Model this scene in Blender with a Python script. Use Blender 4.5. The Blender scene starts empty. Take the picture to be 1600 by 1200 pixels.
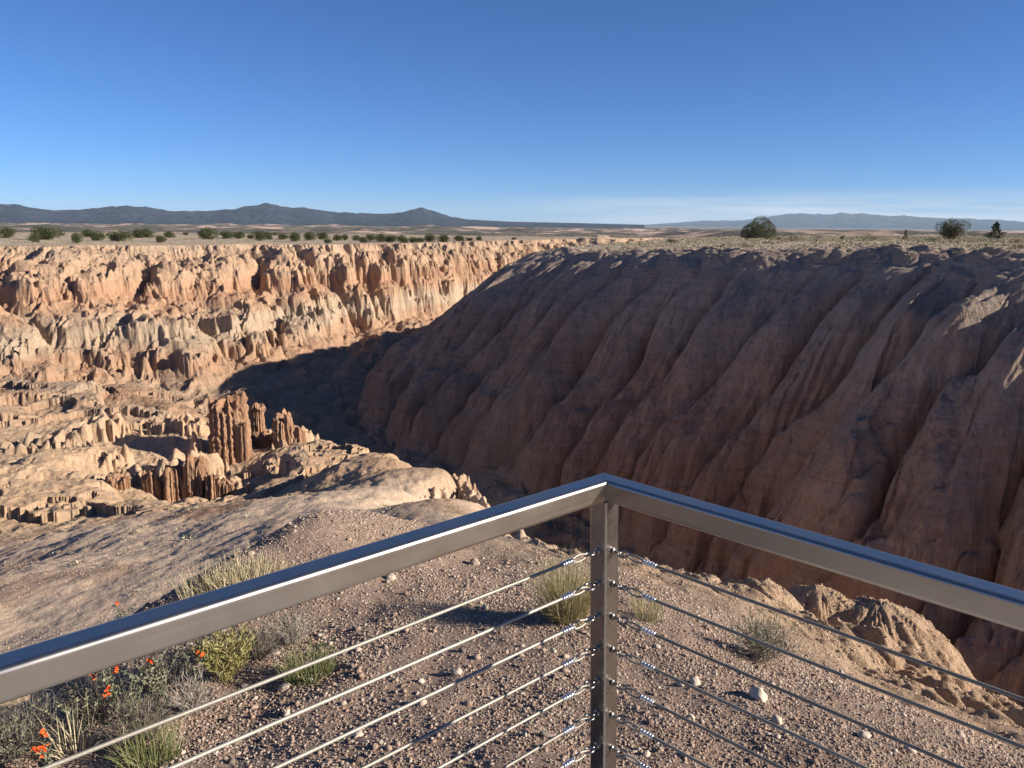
import bpy, math, random
import numpy as np
from mathutils import Matrix, Vector
C = bpy.context.scene
COL = C.collection
LOD = 1.0            # terrain grid density
# ------------------------------------------------------------------ camera
FPX, YH, ROLL = 1200.0, 348.0, math.radians(0.6)
TH = math.atan((600 - YH) / FPX)
F_ = np.array([0, math.cos(TH), -math.sin(TH)])
U0 = np.array([0, math.sin(TH), math.cos(TH)]); R0 = np.array([1., 0, 0])
R_ = R0 * math.cos(ROLL) + U0 * math.sin(ROLL)
U_ = U0 * math.cos(ROLL) - R0 * math.sin(ROLL)
cd = bpy.data.cameras.new('camera'); cam = bpy.data.objects.new('camera', cd); COL.objects.link(cam)
cd.sensor_width = 36; cd.lens = FPX / 1600 * 36; cd.clip_start = 0.05; cd.clip_end = 90000
cam.matrix_world = Matrix([[R_[i], U_[i], -F_[i], 0] for i in range(3)] + [[0, 0, 0, 1]])
C.camera = cam
# ------------------------------------------------------------------ light
SUN_EL, SUN_AZ = math.radians(22), math.radians(-13)      # azimuth: 0 = from +X, positive turns towards +Y
w = bpy.data.worlds.new('World'); C.world = w; w.use_nodes = True
nt = w.node_tree; nt.nodes.clear()
wo = nt.nodes.new('ShaderNodeOutputWorld'); bg = nt.nodes.new('ShaderNodeBackground')
sky = nt.nodes.new('ShaderNodeTexSky'); sky.sky_type = 'NISHITA'; sky.sun_disc = False
sky.sun_elevation = SUN_EL; sky.sun_rotation = math.pi / 2 - SUN_AZ
sky.altitude = 1500; sky.air_density = .74; sky.dust_density = .3; sky.ozone_density = 9.5
bg.inputs[1].default_value = 0.066
# thin cirrus veil low over the right-hand horizon
tc = nt.nodes.new('ShaderNodeTexCoord'); mp = nt.nodes.new('ShaderNodeMapping'); mp.inputs['Scale'].default_value = (1.6, 1.6, 34)
cn = nt.nodes.new('ShaderNodeTexNoise'); cn.inputs['Scale'].default_value = 1.7; cn.inputs['Detail'].default_value = 9; cn.inputs['Roughness'].default_value = .62
cr = nt.nodes.new('ShaderNodeMapRange'); cr.inputs[1].default_value = .34; cr.inputs[2].default_value = .56
sx = nt.nodes.new('ShaderNodeSeparateXYZ')
el = nt.nodes.new('ShaderNodeMapRange'); el.interpolation_type = 'SMOOTHSTEP'; el.inputs[1].default_value = .046; el.inputs[2].default_value = .018
azr = nt.nodes.new('ShaderNodeMapRange'); azr.interpolation_type = 'SMOOTHSTEP'; azr.inputs[1].default_value = -.1; azr.inputs[2].default_value = .35
m1 = nt.nodes.new('ShaderNodeMath'); m1.operation = 'MULTIPLY'; m2 = nt.nodes.new('ShaderNodeMath'); m2.operation = 'MULTIPLY'
m3 = nt.nodes.new('ShaderNodeMath'); m3.operation = 'MULTIPLY'; m3.inputs[1].default_value = .65
cm = nt.nodes.new('ShaderNodeMix'); cm.data_type = 'RGBA'; cm.inputs[7].default_value = (7.5, 7.4, 7.4, 1)
L = nt.links.new
L(tc.outputs['Generated'], mp.inputs[0]); L(mp.outputs[0], cn.inputs['Vector']); L(cn.outputs[0], cr.inputs[0])
L(tc.outputs['Generated'], sx.inputs[0]); L(sx.outputs[2], el.inputs[0]); L(sx.outputs[0], azr.inputs[0])
L(cr.outputs[0], m1.inputs[0]); L(el.outputs[0], m1.inputs[1]); L(m1.outputs[0], m2.inputs[0]); L(azr.outputs[0], m2.inputs[1]); L(m2.outputs[0], m3.inputs[0])
L(m3.outputs[0], cm.inputs[0]); L(sky.outputs[0], cm.inputs[6]); L(cm.outputs[2], bg.inputs[0]); L(bg.outputs[0], wo.inputs[0])
ld = bpy.data.lights.new('sun', 'SUN'); sun = bpy.data.objects.new('sun', ld); COL.objects.link(sun)
ld.energy = 5; ld.angle = math.radians(.5); ld.color = (1, .90, .78)
sd = Vector((math.cos(SUN_EL) * math.cos(SUN_AZ), math.cos(SUN_EL) * math.sin(SUN_AZ), math.sin(SUN_EL)))
sun.rotation_euler = sd.to_track_quat('Z', 'Y').to_euler(); sun.location = (30, 0, 30)
C.view_settings.view_transform = 'Standard'; C.view_settings.look = 'None'
C.view_settings.exposure = 1.0; C.view_settings.gamma = 1
C.render.engine = 'CYCLES'
C.cycles.max_bounces = 5; C.cycles.diffuse_bounces = 3; C.cycles.glossy_bounces = 3

# ------------------------------------------------------------------ helpers
def ray(px, py): return F_ + R_ * (px - 800) / FPX + U_ * (600 - py) / FPX
def P(px, py, D=None, z=None):
    d = ray(px, py)
    return d * (D / d[1]) if D is not None else d * (z / d[2])
rng0 = np.random.default_rng(7)
PERM = [np.random.default_rng(s).permutation(256).astype(np.int32) for s in range(40)]
GA = np.arange(16) * (2 * np.pi / 16); GX = np.cos(GA).astype(np.float32); GY = np.sin(GA).astype(np.float32)
def pn(x, y, s=0):
    """gradient noise about -1..1"""
    x = np.asarray(x, np.float32); y = np.asarray(y, np.float32)
    p = PERM[s % 40]
    xf = np.floor(x); yf = np.floor(y); xi = xf.astype(np.int32); yi = yf.astype(np.int32)
    fx = x - xf; fy = y - yf
    u = fx * fx * fx * (fx * (fx * 6 - 15) + 10); v = fy * fy * fy * (fy * (fy * 6 - 15) + 10)
    def g(ix, iy, dx, dy):
        h = p[(p[ix & 255] + iy) & 255] & 15
        return GX[h] * dx + GY[h] * dy
    a = g(xi, yi, fx, fy); b = g(xi + 1, yi, fx - 1, fy); c = g(xi, yi + 1, fx, fy - 1); d = g(xi + 1, yi + 1, fx - 1, fy - 1)
    return ((a + (b - a) * u) * (1 - v) + (c + (d - c) * u) * v) * 1.5
def fbm(x, y, o=4, s=0, g=.5):
    r = 0; a = 1
    for k in range(o):
        r = r + a * pn(x * 2**k + 17.3 * k, y * 2**k - 9.1 * k, s + k); a *= g
    return r
def billow(x, y, o=3, s=0, g=.5):
    r = 0; a = 1; t = 0
    for k in range(o):
        r = r + a * np.abs(pn(x * 2**k + 7.7 * k, y * 2**k + 3.3 * k, s + k)); t += a; a *= g
    return r / t * 1.7
def sst(a, b, x):
    t = np.clip((x - a) / (b - a), 0, 1); return t * t * (3 - 2 * t)
def cat(pts, n=5):
    pts = np.array(pts, float); out = []
    q = np.vstack([2 * pts[0] - pts[1], pts, 2 * pts[-1] - pts[-2]])
    for i in range(1, len(q) - 2):
        for t in np.arange(n) / n:
            out.append(.5 * ((2 * q[i]) + (q[i + 1] - q[i - 1]) * t + (2 * q[i - 1] - 5 * q[i] + 4 * q[i + 1] - q[i + 2]) * t * t + (3 * q[i] - q[i - 1] - 3 * q[i + 1] + q[i + 2]) * t**3))
    out.append(q[-2]); return np.array(out)
def dline(x, y, pl):
    """distance and arc length to an open polyline"""
    best = np.full(x.shape, 1e9, np.float32); u = np.zeros(x.shape, np.float32); acc = 0.
    for a, b in zip(pl[:-1], pl[1:]):
        ex, ey = b[0] - a[0], b[1] - a[1]; l2 = ex * ex + ey * ey; l = math.sqrt(l2)
        t = np.clip(((x - a[0]) * ex + (y - a[1]) * ey) / l2, 0, 1)
        d = (x - a[0] - t * ex)**2 + (y - a[1] - t * ey)**2
        m = d < best; best = np.where(m, d, best); u = np.where(m, acc + t * l, u); acc += l
    return np.sqrt(best), u
def inpoly(x, y, pl):
    ins = np.zeros(x.shape, bool)
    for a, b in zip(pl, np.roll(pl, -1, 0)):
        if a[1] == b[1]: continue
        c = ((a[1] > y) != (b[1] > y)) & (x < (b[0] - a[0]) * (y - a[1]) / (b[1] - a[1]) + a[0])
        ins ^= c
    return ins
def xy(px, D): d = ray(px, 350); return (d[0] / d[1] * D, D)
def xyz_at(px, py, z): p = P(px, py, z=z); return (p[0], p[1])

# ------------------------------------------------------------------ the canyon, as a height function
FLOOR = -27.5
def flz(y): return np.interp(y, [60, 95, 130, 170, 230], [-28, -27, -25, -23, -22]).astype(np.float32)
def foot(px, py):
    z = -27.5
    for _ in range(12): z = .5 * z + .5 * float(flz(P(px, py, z=z)[1]))
    return tuple(P(px, py, z=z)[:2])
RIM_R = cat([(150, 10), (95, 34), (66, 44), (50, 50), xy(1600, 58), xy(1500, 63), xy(1400, 68), xy(1250, 75), xy(1100, 84), xy(1000, 93), xy(920, 102), xy(872, 110),
             (10, 121), (20, 140), (42, 175), (75, 220), (105, 270), (140, 340), (200, 460)])
REG_R = np.vstack([RIM_R, [(900, 460), (900, -300), (150, -300)]])
RIM_L = cat([(-260, 60), (-190, 95), (-135, 125), xy(0, 143), xy(150, 150), xy(300, 160), xy(450, 172), xy(560, 183), xy(640, 198), xy(720, 222), xy(800, 250), xy(870, 280), xy(930, 300), xy(1000, 330), xy(1080, 380), (130, 470)])
REG_L = np.vstack([RIM_L, [(130, 2000), (-2000, 2000), (-2000, 60)]])
# canyon floor outline, right foot then back along the left foot
FT_R = cat([(110, -10), (70, 12), (45, 22), (30, 32), (18, 46), foot(1000, 885), foot(880, 822), foot(780, 775), foot(700, 738), foot(620, 706), foot(548, 668),
            foot(550, 622), foot(590, 590), foot(640, 560), foot(700, 535), (0, 190), (22, 225), (60, 285), (110, 360)], 4)
FT_L = cat([(-150, 60), (-110, 78), (-75, 98), foot(300, 632), foot(430, 585), foot(520, 552), foot(560, 528), foot(640, 508), foot(700, 497), (-2, 215), (28, 262), (75, 330)], 4)
BR = np.vstack([FT_R, [(900, 360), (900, -10)]])
BL = np.vstack([FT_L, [(130, 2000), (-2000, 2000), (-2000, 60)]])
def topR(x, y): return np.clip(-3.5 + .05 * x, -3.5, -1.8) - .0125 * np.clip(y - 62, 0, 90) - .004 * np.clip(y - 152, 0, 150)
def topL(x, y): return -5.1 - .0035 * np.clip(y - 150, -60, 250)

CT = [  # control points of the near ground: (px, py, z) or (px, py, None, D)
 (945, 1200, -2.1), (700, 1200, -2.1), (300, 1200, -2.25), (0, 1200, -2.35), (1300, 1200, -2.15), (1600, 1200, -2.35),
 (700, 1000, -2.4), (900, 1000, -2.4), (500, 960, -2.55), (700, 880, -2.95), (850, 890, -2.85), (450, 858, -3.1), (600, 836, -3.25), (760, 838, -3.2),
 (1100, 980, -2.6), (1400, 1100, -2.6), (1000, 918, -2.9), (1200, 1030, -2.6), (300, 1000, -2.6), (100, 1090, -2.6), (300, 925, -3.0), (160, 1000, -2.85),
 # right edge and slope beneath it
 (1000, 893, -3.2), (1120, 905, -3.6), (1200, 935, -3.9), (1280, 975, -4.1), (1400, 1020, -4.1), (1500, 1085, -3.9), (1590, 1130, -3.6), (1300, 1060, -3.0), (1420, 1120, -2.8), (1500, 1160, -2.7),
 (1700, 1180, -3.4), (860, 862, -3.6),
 # lower left slope, mound
 (100, 960, None, 15.5), (0, 1000, None, 14.5), (200, 915, None, 17), (0, 900, None, 19), (90, 880, None, 21), (-150, 1000, None, 14), (0, 1080, None, 11.5),
 (60, 872, None, 24), (140, 836, None, 26), (230, 806, None, 28), (310, 793, None, 30), (400, 788, None, 31), (500, 778, None, 32), (600, 775, None, 31), (660, 785, None, 28),
 (300, 860, None, 20), (450, 835, None, 19), (200, 870, None, 21), (560, 815, None, 19), (660, 812, None, 17), (740, 815, None, 17), (560, 860, None, 11), (800, 835, None, 14), (760, 800, None, 21), (830, 852, None, 12),
 # ridge running away
 (640, 738, None, 36), (700, 748, None, 34), (560, 740, None, 38), (480, 745, None, 42), (600, 705, None, 46), (640, 722, None, 41), (540, 690, None, 54), (480, 700, None, 56), (500, 672, None, 63), (440, 720, None, 58), (470, 670, None, 68),
 (400, 760, None, 50), (420, 775, None, 40), (520, 765, None, 37),
 # basin and benches on the left
 (230, 790, None, 45), (300, 792, None, 46), (370, 785, None, 45), (150, 790, None, 41), (60, 830, None, 36), (0, 850, None, 34), (100, 770, None, 46), (0, 760, None, 50), (40, 715, None, 57), (130, 712, None, 58), (260, 708, None, 59),
 (330, 695, None, 63), (300, 655, None, 74), (200, 650, None, 78), (80, 640, None, 82), (0, 640, None, 84), (100, 680, None, 66), (200, 690, None, 64), (350, 757, None, 61), (350, 772, None, 56), (340, 785, None, 51), (390, 700, None, 74), (300, 628, None, 92), (150, 610, None, 92), (0, 600, None, 98),
]
EX = [(0, 0, -2.05), (3, 0, -2.1), (-3, 0, -2.3), (-3, 3, -2.6), (-6, 2, -4.4), (-4.6, 6.6, -7.4), (-5.8, 5.2, -7.6), (-9, 6, -8.3), (-14, 3, -8.8), (-3.4, 7.8, -7.2), (-8, 11, -8.6), (-4.4, 7.5, -6.8), (-5.8, 10, -8.0), (-3.7, 8, -6.9), (-5, 11, -8.2), (-3.3, 10, -6.6), (-4.7, 14, -7.8), (-2, 10, -5.8), (-1.9, 12.5, -6.5), (2, 2, -2.1), (4.5, 3, -2.9), (7, 3, -4.2), (0, -8, -2), (12, 0, -5), (-12, -8, -4), (10, -8, -3),
      (2.5, 11, -6.5), (5, 13, -10), (1.5, 16, -9.5), (8, 9, -7.5), (10, 13, -13), (4, 20, -17), (8, 24, -24), (13, 20, -22), (16, 10, -15), (20, 20, -27), (0, 26, -17), (3, 34, -26), (18, 34, -27.5), (10, 45, -28), (0, 45, -25), (6, 55, -28), (-2, 60, -28),
      (-8, 55, -22.5), (-4, 50, -25), (-12, 66, -25), (-8, 72, -28), (-20, 76, -26), (-16, 88, -28), (-30, 84, -26), (-36, 98, -28), (-26, 100, -28), (25, 0, -18), (40, 10, -27), (-20, 12, -12), (-30, 10, -14), (-35, 28, -17), (-60, 50, -20), (-45, 20, -16), (-80, 30, -16), (-80, 70, -22), (-110, 60, -20)]
ctl = []
for c in CT:
    p = P(c[0], c[1], z=c[2]) if c[2] is not None else P(c[0], c[1], D=c[3]); ctl.append(p)
ctl = np.vstack([np.array(ctl), np.array(EX, float)])
def rbf_fit(c):
    X = c[:, :2] ; z = c[:, 2]; n = len(c)
    # work in log-polar stretched space so that near and far points weigh alike
    d = np.sqrt(((X[:, None] - X[None])**2).sum(-1) + .25)
    A = np.zeros((n + 3, n + 3)); A[:n, :n] = d + np.eye(n) * -.02; A[:n, n] = 1; A[:n, n + 1:] = X; A[n, :n] = 1; A[n + 1:, :n] = X.T
    return np.linalg.solve(A, np.concatenate([z, [0, 0, 0]]))
RW = rbf_fit(ctl)
def ground(x, y):
    r = RW[-3] + RW[-2] * x + RW[-1] * y
    for (cx, cy), wv in zip(ctl[:, :2], RW[:-3]): r = r + np.float32(wv) * np.sqrt((x - np.float32(cx))**2 + (y - np.float32(cy))**2 + np.float32(.25))
    return r
# fins: small fluted crests; (polyline of (px, py_top, D)), radius, steepness, wobble
FINS = [
 ([(158, 742, 51), (185, 738, 52)], 1.0, 3.2),
 ([(232, 722, 53), (262, 716, 53), (300, 712, 52.5), (316, 718, 52)], 1.3, 4.2),
 ([(330, 745, 51), (350, 742, 51), (372, 752, 50)], .8, 3.0),
 ([(200, 735, 55), (300, 708, 56)], 1.6, 2.2),
 ([(205, 790, 47), (222, 785, 47)], .5, 2.0),
 ([(30, 690, 66), (100, 668, 67), (160, 640, 69)], 1.4, 3.0),
 ([(250, 652, 71), (275, 648, 71), (303, 652, 70)], 1.0, 4.2),
 ([(0, 668, 74), (40, 660, 75)], 1.4, 3.0),
 ([(700, 745, 36), (716, 742, 36), (735, 765, 33), (752, 785, 31)], .35, 3.4),
 ([(640, 775, 31.5), (690, 765, 32.5)], .4, 2.6),
 ([(775, 842, 12.5), (800, 838, 13), (840, 862, 11.5)], .35, 2.2),
 ([(415, 742, 57), (430, 735, 58), (425, 715, 62)], .5, 2.2),
 ([(470, 668, 68), (450, 672, 67)], .9, 1.8),
 ([(430, 672, 70), (395, 676, 71), (372, 680, 70)], 1.1, 2.6),
]
def blend_max(a, b, k):
    h = np.clip(.5 + .5 * (a - b) / k, 0, 1); return b + (a - b) * h + k * h * (1 - h)
def H(x, y, want=False):
    x = np.asarray(x, np.float32); y = np.asarray(y, np.float32)
    r = np.hypot(x, y)
    # ---- right wall
    xw = x + 2.4 * fbm(x / 9, y / 9, 4, 1, .6); yw = y + 2.4 * fbm(x / 9 + 5, y / 9, 4, 2, .6)
    dR, uR = dline(x, y, RIM_R); inR = inpoly(x, y, REG_R); dfR, uF = dline(x * .55 + xw * .45, y * .55 + yw * .45, FT_R)
    tR = np.where(inR, -dR, dR) ; wid = dR + dfR
    us = .5 * uR + .55 * uF - .30 * dR
    wr = us / 5.5 + .4 * pn(uR / 21, dR / 24, 3) + .25 * pn(x / 9, y / 9, 4)
    rib = np.abs(np.sin(np.pi * wr)); rib = rib**.5
    wr2 = us / 2.6 + .8 * pn(uR / 9, dR / 12, 5)
    rib2 = np.abs(np.sin(np.pi * wr2))
    tR = tR + 1.6 * fbm(uR / 9, dR / 30, 3, 21) * sst(-6, 0, tR) * sst(25, 10, tR)
    grow = sst(1, 9, tR); low = sst(.55, .85, tR / wid)
    off = grow * (4.4 * rib - 2.6 + .9 * rib2**.7 * (.12 + low) + 1.0 * pn(x / 14, y / 14, 6))
    off = off + low * (.85 * billow(uR / 1.5, dR / 14, 2, 8) + .25 * np.abs(pn(uR / .45, dR / 9, 9)))
    off = off + grow * (.30 * np.minimum(1, 3 * np.abs(pn(us / .8 + .25 * pn(dR / 1.2, uR, 4), dR / 6., 10))) + .35 * np.minimum(1, 2.5 * np.abs(pn(us / 2.1, dR / 14, 12))) + .07 * fbm(x / .6, y / .6, 3, 6)) - .4 * grow + .5 * low * np.abs(pn(us / 1.1, dR / 12, 13))
    off = off * sst(1., .9, tR / wid)
    td = np.maximum(tR - off, 0) / np.maximum(wid, 1)
    prof = np.interp(td, [0, .05, .15, .35, .55, .70, .715, .84, .85, .93, 1.05], [0, .012, .07, .26, .50, .68, .715, .86, .90, .965, 1]).astype(np.float32)
    tR0 = topR(x, y)
    beyR = sst(0, 8, dfR) * 0
    offR = ~inpoly(xw, yw, BR)
    fz = flz(y) + .5 * fbm(x / 7, y / 7, 4, 19) + 2.2 * (billow(x / 16, y / 22, 4, 23) - .45) * sst(50, 70, y)
    zR = tR0 + (fz - tR0) * np.where(offR, 1, prof) + .55 * (billow(x / 3.2, y / 3.2, 3, 34) - .3) * sst(5, 1, np.abs(tR - .5)) + np.where(inR, .22 * fbm(x / 14, y / 14, 3, 11) + .02 * np.clip(dR, 0, 40) * .4, 0)
    sp_, su_ = dline(x, y, [(35, 61), (28.5, 54), (20.5, 46.5)]); zR = zR + (2.9 * np.exp(-(sp_ / 4.4)**2) + 1.0 * np.exp(-((x - 21) / 3)**2 - ((y - 47.5) / 3)**2)) * sst(2, 11, tR) * np.where(offR, 0, 1)
    # ---- left wall
    dL, uL = dline(x, y, RIM_L); inL = inpoly(x, y, REG_L); dfL, _ = dline(xw, yw, FT_L)
    tL = np.where(inL, -dL, dL); widL = dL + dfL
    wl = uL / 15. + .8 * pn(uL / 40, dL / 30, 13) + .35 * pn(x / 11, y / 11, 14)
    g = sst(-2, 12, tL); tL = tL + 2.2 * fbm(uL / 9, dL / 30, 3, 25) * sst(-9, 0, tL)
    off = g * (8.5 * np.abs(np.sin(np.pi * wl))**.7 - 5 + 6 * (billow(uL / 7, dL / 22, 3, 15) - .4)) + sst(-2, 3, tL) * (2.6 * billow(uL / 3.1 + .4 * pn(dL / 3, uL / 5, 2), dL / 8, 4, 18, .62) - .5 + .5 * billow(uL / .9, dL / 3, 2, 21))
    far = sst(180, 230, y)
    off = off * sst(1., .85, tL / widL)
    td = np.maximum(tL - off, 0) / np.maximum(widL, 1); td = td + .07 * fbm(uL / 26, dL / 26, 3, 27) * sst(.05, .3, td) * sst(1, .8, td)
    prof = np.interp(td, [0, .03, .12, .3, .36, .50, .60, .66, .78, .82, .93, 1.05], [0, .05, .17, .33, .47, .56, .60, .72, .79, .89, .93, 1]).astype(np.float32)
    zL0 = topL(x, y)
    offL = ~inpoly(xw, yw, BL)
    rdg = sst(.02, .15, td) * sst(1.05, .8, td) * 3.4 * (.55 - billow(x / 9 + .5 * pn(x / 4, y / 4, 3), y / 9, 5, 31, .55))
    zL = rdg + zL0 + (fz - zL0) * np.where(offL, 1, prof) + np.where(inL, .3 * fbm(x / 20, y / 20, 3, 24), 0)
    # ---- ground in front
    near = sst(9, 30, r); mid = sst(22, 60, r)
    edge = sst(-2.75, -3.6, np.zeros_like(x))
    wx = pn(x / 3, y / 3, 26) * .6 + pn(x / .7, y / .7, 27) * .16; wy = pn(x / 3 + 9, y / 3, 28) * .6 + pn(x / .7, y / .7 + 5, 29) * .16
    G = ground(x + wx * mid * 1.6, y + wy * mid * 1.6)
    left = sst(5, -25, x) * mid
    G = G + mid * 1.5 * (billow(x / 14, y / 14, 4, 30, .42) - .5) * (.2 + left) + near * .12 * fbm(x / 2.4, y / 2.4, 4, 31) + .045 * fbm(x / .9, y / .9, 4, 32) + near * .10 * (billow(x / 3.4, y / 2.2, 4, 17) - .5)
    # eroded rills on the steep apron right and beyond the gravel
    gz = G
    ap = sst(-2.95, -3.8, gz) * sst(26, 16, r) * sst(-1.5, .5, x)
    G = G + ap * (-.42 * (1 - billow((x * .8 + y * .6) / .7, (y * .8 - x * .6) / 2.0, 4, 33, .6)) + .2 + .05 * fbm(x / .35, y / .35, 3, 3))
    G = G + mid * .55 * (billow(x / 3.2 + .6 * wx, y / 3.2, 4, 11, .6) - .4) * sst(30, 36, r)
    # terraces of harder layers on the left
    tz = G + 1.3 * fbm(x / 12, y / 12, 2, 34) + .3 * billow(x / 1.3, y / 1.3, 2, 35)
    hstep = 4.0; k = tz / hstep; fr = k - np.floor(k); ter = (np.floor(k) + sst(.68, .84, fr)) * hstep + .9 * (fr - .5)
    tm = left * sst(34, 46, r) * sst(-13, -15, G)
    tm = tm * sst(-.6, -.1, fbm(x / 15, y / 15, 2, 39)); G = G + tm * .85 * (ter - tz)
    for dx_, dy_, rx_, ry_, dh_ in ((-20.5, 47.5, 4.5, 2.4, 2.2), (-24.5, 61.5, 4, 3.2, 2.4)): G = G - dh_ * np.exp(-(((x - dx_) / rx_)**2 + ((y - dy_) / ry_)**2))
    z = blend_max(zR, zL, .8)
    z = blend_max(z, np.where(r < 125, G, -60), .5 + .0 * r)
    for pts, rad, st in FINS:
        q = [P(a, b, D=c) for a, b, c in pts]; cx = np.mean([p[0] for p in q]); cy = np.mean([p[1] for p in q])
        m = (np.abs(x - cx) < 16) & (np.abs(y - cy) < 16)
        if not m.any(): continue
        xs, ys = x[m], y[m]; s = min(1, rad / 1.2) + .12
        d, u = dline(xs, ys, [p[:2] for p in q])
        ul = np.concatenate([[0], np.cumsum([math.dist(a[:2], b[:2]) for a, b in zip(q[:-1], q[1:])])])
        zt = np.interp(u, ul, [p[2] for p in q])
        ang_x, ang_y = xs / s, ys / s
        dd = d - rad * (.55 + 1.0 * billow(ang_x / 1.1, ang_y / 1.1, 3, 36)) - .2 * s * np.abs(pn(ang_x / .35, ang_y / .35, 37))
        zf = zt + s * (.9 * pn(ang_x / .8, ang_y / .8, 38) - .25) - st * np.maximum(dd, 0) - .35 * np.maximum(d, 0)
        z[m] = np.maximum(z[m], zf)
    # dome beyond the right rail
    for dpx, dpy, dD, rx, ry in ((1372, 935, 8.6, .62, .8), (1282, 912, 9.0, .42, .5), (1196, 902, 8.3, .26, .34), (1105, 896, 8.2, .22, .3), (1030, 890, 8.0, .16, .2), (1560, 1085, 6.6, .3, .4), (845, 848, 11.5, .5, .6), (905, 870, 9.0, .25, .3)):
        dc = P(dpx, dpy, D=dD)
        dd = np.hypot((x - dc[0]) / rx, (y - dc[1] + .25 * ry) / ry); dm = dd < 4
        if dm.any():
            a = np.arctan2(y - dc[1], x - dc[0])
            zz = dc[2] - rx * .55 * np.minimum(dd, 3.5)**1.8 + rx * .26 * (billow(np.cos(a) * 3 + dpx, np.sin(a) * 3 + dd * .5, 3, 6, .6) - .3) * np.minimum(dd, 1.6) - .03 + .03 * fbm(x / .2, y / .2, 3, 7)
            z = np.where(dm, blend_max(zz, z, .06), z)
    # ---- far country
    fa = sst(230, 420, r)
    away = np.interp(r, [0, 200, 420, 1200, 4000, 9000, 14000, 60000], [-5, -5, -8, -19, -40, -56, -62, -70]).astype(np.float32)
    bad = np.maximum(0, fbm(x / 420, y / 420, 4, 5)) * sst(700, 1500, r) * sst(9000, 6000, r)
    away = away + bad * 20 * np.minimum(1, r / 4000) + fa * 1.0 * fbm(x / 60, y / 60, 3, 2) * sst(3000, 500, r)
    # dark escarpment on the right
    em = sst(900, 980, y + .15 * x + 60 * pn(x / 160, y / 160, 7)) * sst(1700, 1300, y) * sst(230, 330, x)
    away = away + em * 10.5
    base = np.where(inR & (y < 300), z, z)
    z = base + (away - base) * sst(330, 420, r)
    hill = P(938, 366, D=292); dh = np.hypot((x - hill[0]) / 11, (y - hill[1]) / 13)
    z = np.where(dh < 2.5, np.maximum(z, hill[2] - .6 - 2.6 * dh**1.4 + 1.0 * fbm(x / 6, y / 6, 4, 8)), z)
    if not want: return z
    gravel = sst(-3.15, -2.85, z + .12 * fbm(x / .7, y / .7, 3, 12)) * sst(13, 10, r)
    scrub = np.maximum(np.where(inR, sst(0, 3, dR + 1.5 * fbm(x / 3, y / 3, 3, 20)), 0), np.where(inL, sst(0, 6, dL + 3 * fbm(x / 5, y / 5, 3, 20)), 0))
    mound = np.where((r > 6) & (r < 45), sst(.0, .5, .5 + .7 * fbm(x / 7, y / 7, 3, 22)) * sst(6, 10, r) * sst(36, 31, y) * sst(4, -2, x), 0)
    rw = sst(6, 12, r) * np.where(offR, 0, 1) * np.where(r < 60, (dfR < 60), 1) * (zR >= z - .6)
    orange = sst(31, 35, y) * sst(96, 72, y) * (.55 + .45 * sst(-46, -30, x)) * sst(4, 0, x) * sst(-10, -12, z)
    orange = np.maximum(orange, .8 * sst(16, 13, r) * sst(.2, .8, x) * sst(-2.95, -3.25, z))
    return z, gravel, scrub, mound, rw, orange

# ------------------------------------------------------------------ materials
def newmat(name):
    m = bpy.data.materials.new(name); m.use_nodes = True; t = m.node_tree; t.nodes.clear()
    o = t.nodes.new('ShaderNodeOutputMaterial'); b = t.nodes.new('ShaderNodeBsdfPrincipled'); t.links.new(b.outputs[0], o.inputs[0])
    return m, t, b
class NT:
    def __init__(s, t): s.t = t
    def n(s, kind, **kw):
        nd = s.t.nodes.new('ShaderNode' + kind)
        for k, v in kw.items():
            if k.startswith('i_'): nd.inputs[k[2:]].default_value = v
            else: setattr(nd, k, v)
        return nd
    def l(s, a, b): s.t.links.new(a, b)
    def noise(s, vec, scale, detail=4, rough=.55):
        nd = s.n('TexNoise'); nd.inputs['Scale'].default_value = scale; nd.inputs['Detail'].default_value = detail; nd.inputs['Roughness'].default_value = rough
        if vec is not None: s.l(vec, nd.inputs['Vector'])
        return nd.outputs[0]
    def mapv(s, vec, sc): nd = s.n('Mapping'); nd.inputs['Scale'].default_value = sc; s.l(vec, nd.inputs[0]); return nd.outputs[0]
    def rng(s, v, a, b, c=0, d=1): nd = s.n('MapRange'); s.l(v, nd.inputs[0]); [setattr(nd.inputs[i + 1], 'default_value', q) for i, q in enumerate((a, b, c, d))]; return nd.outputs[0]
    def mix(s, f, a, b, mode='MIX'):
        nd = s.n('Mix', data_type='RGBA', blend_type=mode)
        for i, v in ((0, f), (6, a), (7, b)):
            if isinstance(v, (int, float)): nd.inputs[i].default_value = v
            elif isinstance(v, tuple): nd.inputs[i].default_value = (*v, 1)
            else: s.l(v, nd.inputs[i])
        return nd.outputs[2]
    def math(s, op, a, b=None, c=None):
        nd = s.n('Math', operation=op)
        for i, v in enumerate((a, b, c)):
            if v is None: continue
            if isinstance(v, (int, float)): nd.inputs[i].default_value = v
            else: s.l(v, nd.inputs[i])
        return nd.outputs[0]
    def ramp(s, v, stops, interp='LINEAR'):
        nd = s.n('ValToRGB'); cr = nd.color_ramp; cr.interpolation = interp
        while len(cr.elements) < len(stops): cr.elements.new(.5)
        for e, (p, c) in zip(cr.elements, stops): e.position = p; e.color = (*c, 1)
        s.l(v, nd.inputs[0]); return nd.outputs[0]
    def bump(s, h, st, dist, prev=None):
        nd = s.n('Bump'); nd.inputs['Strength'].default_value = st; nd.inputs['Distance'].default_value = dist; s.l(h, nd.inputs['Height'])
        if prev is not None: s.l(prev, nd.inputs['Normal'])
        return nd.outputs[0]
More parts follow.
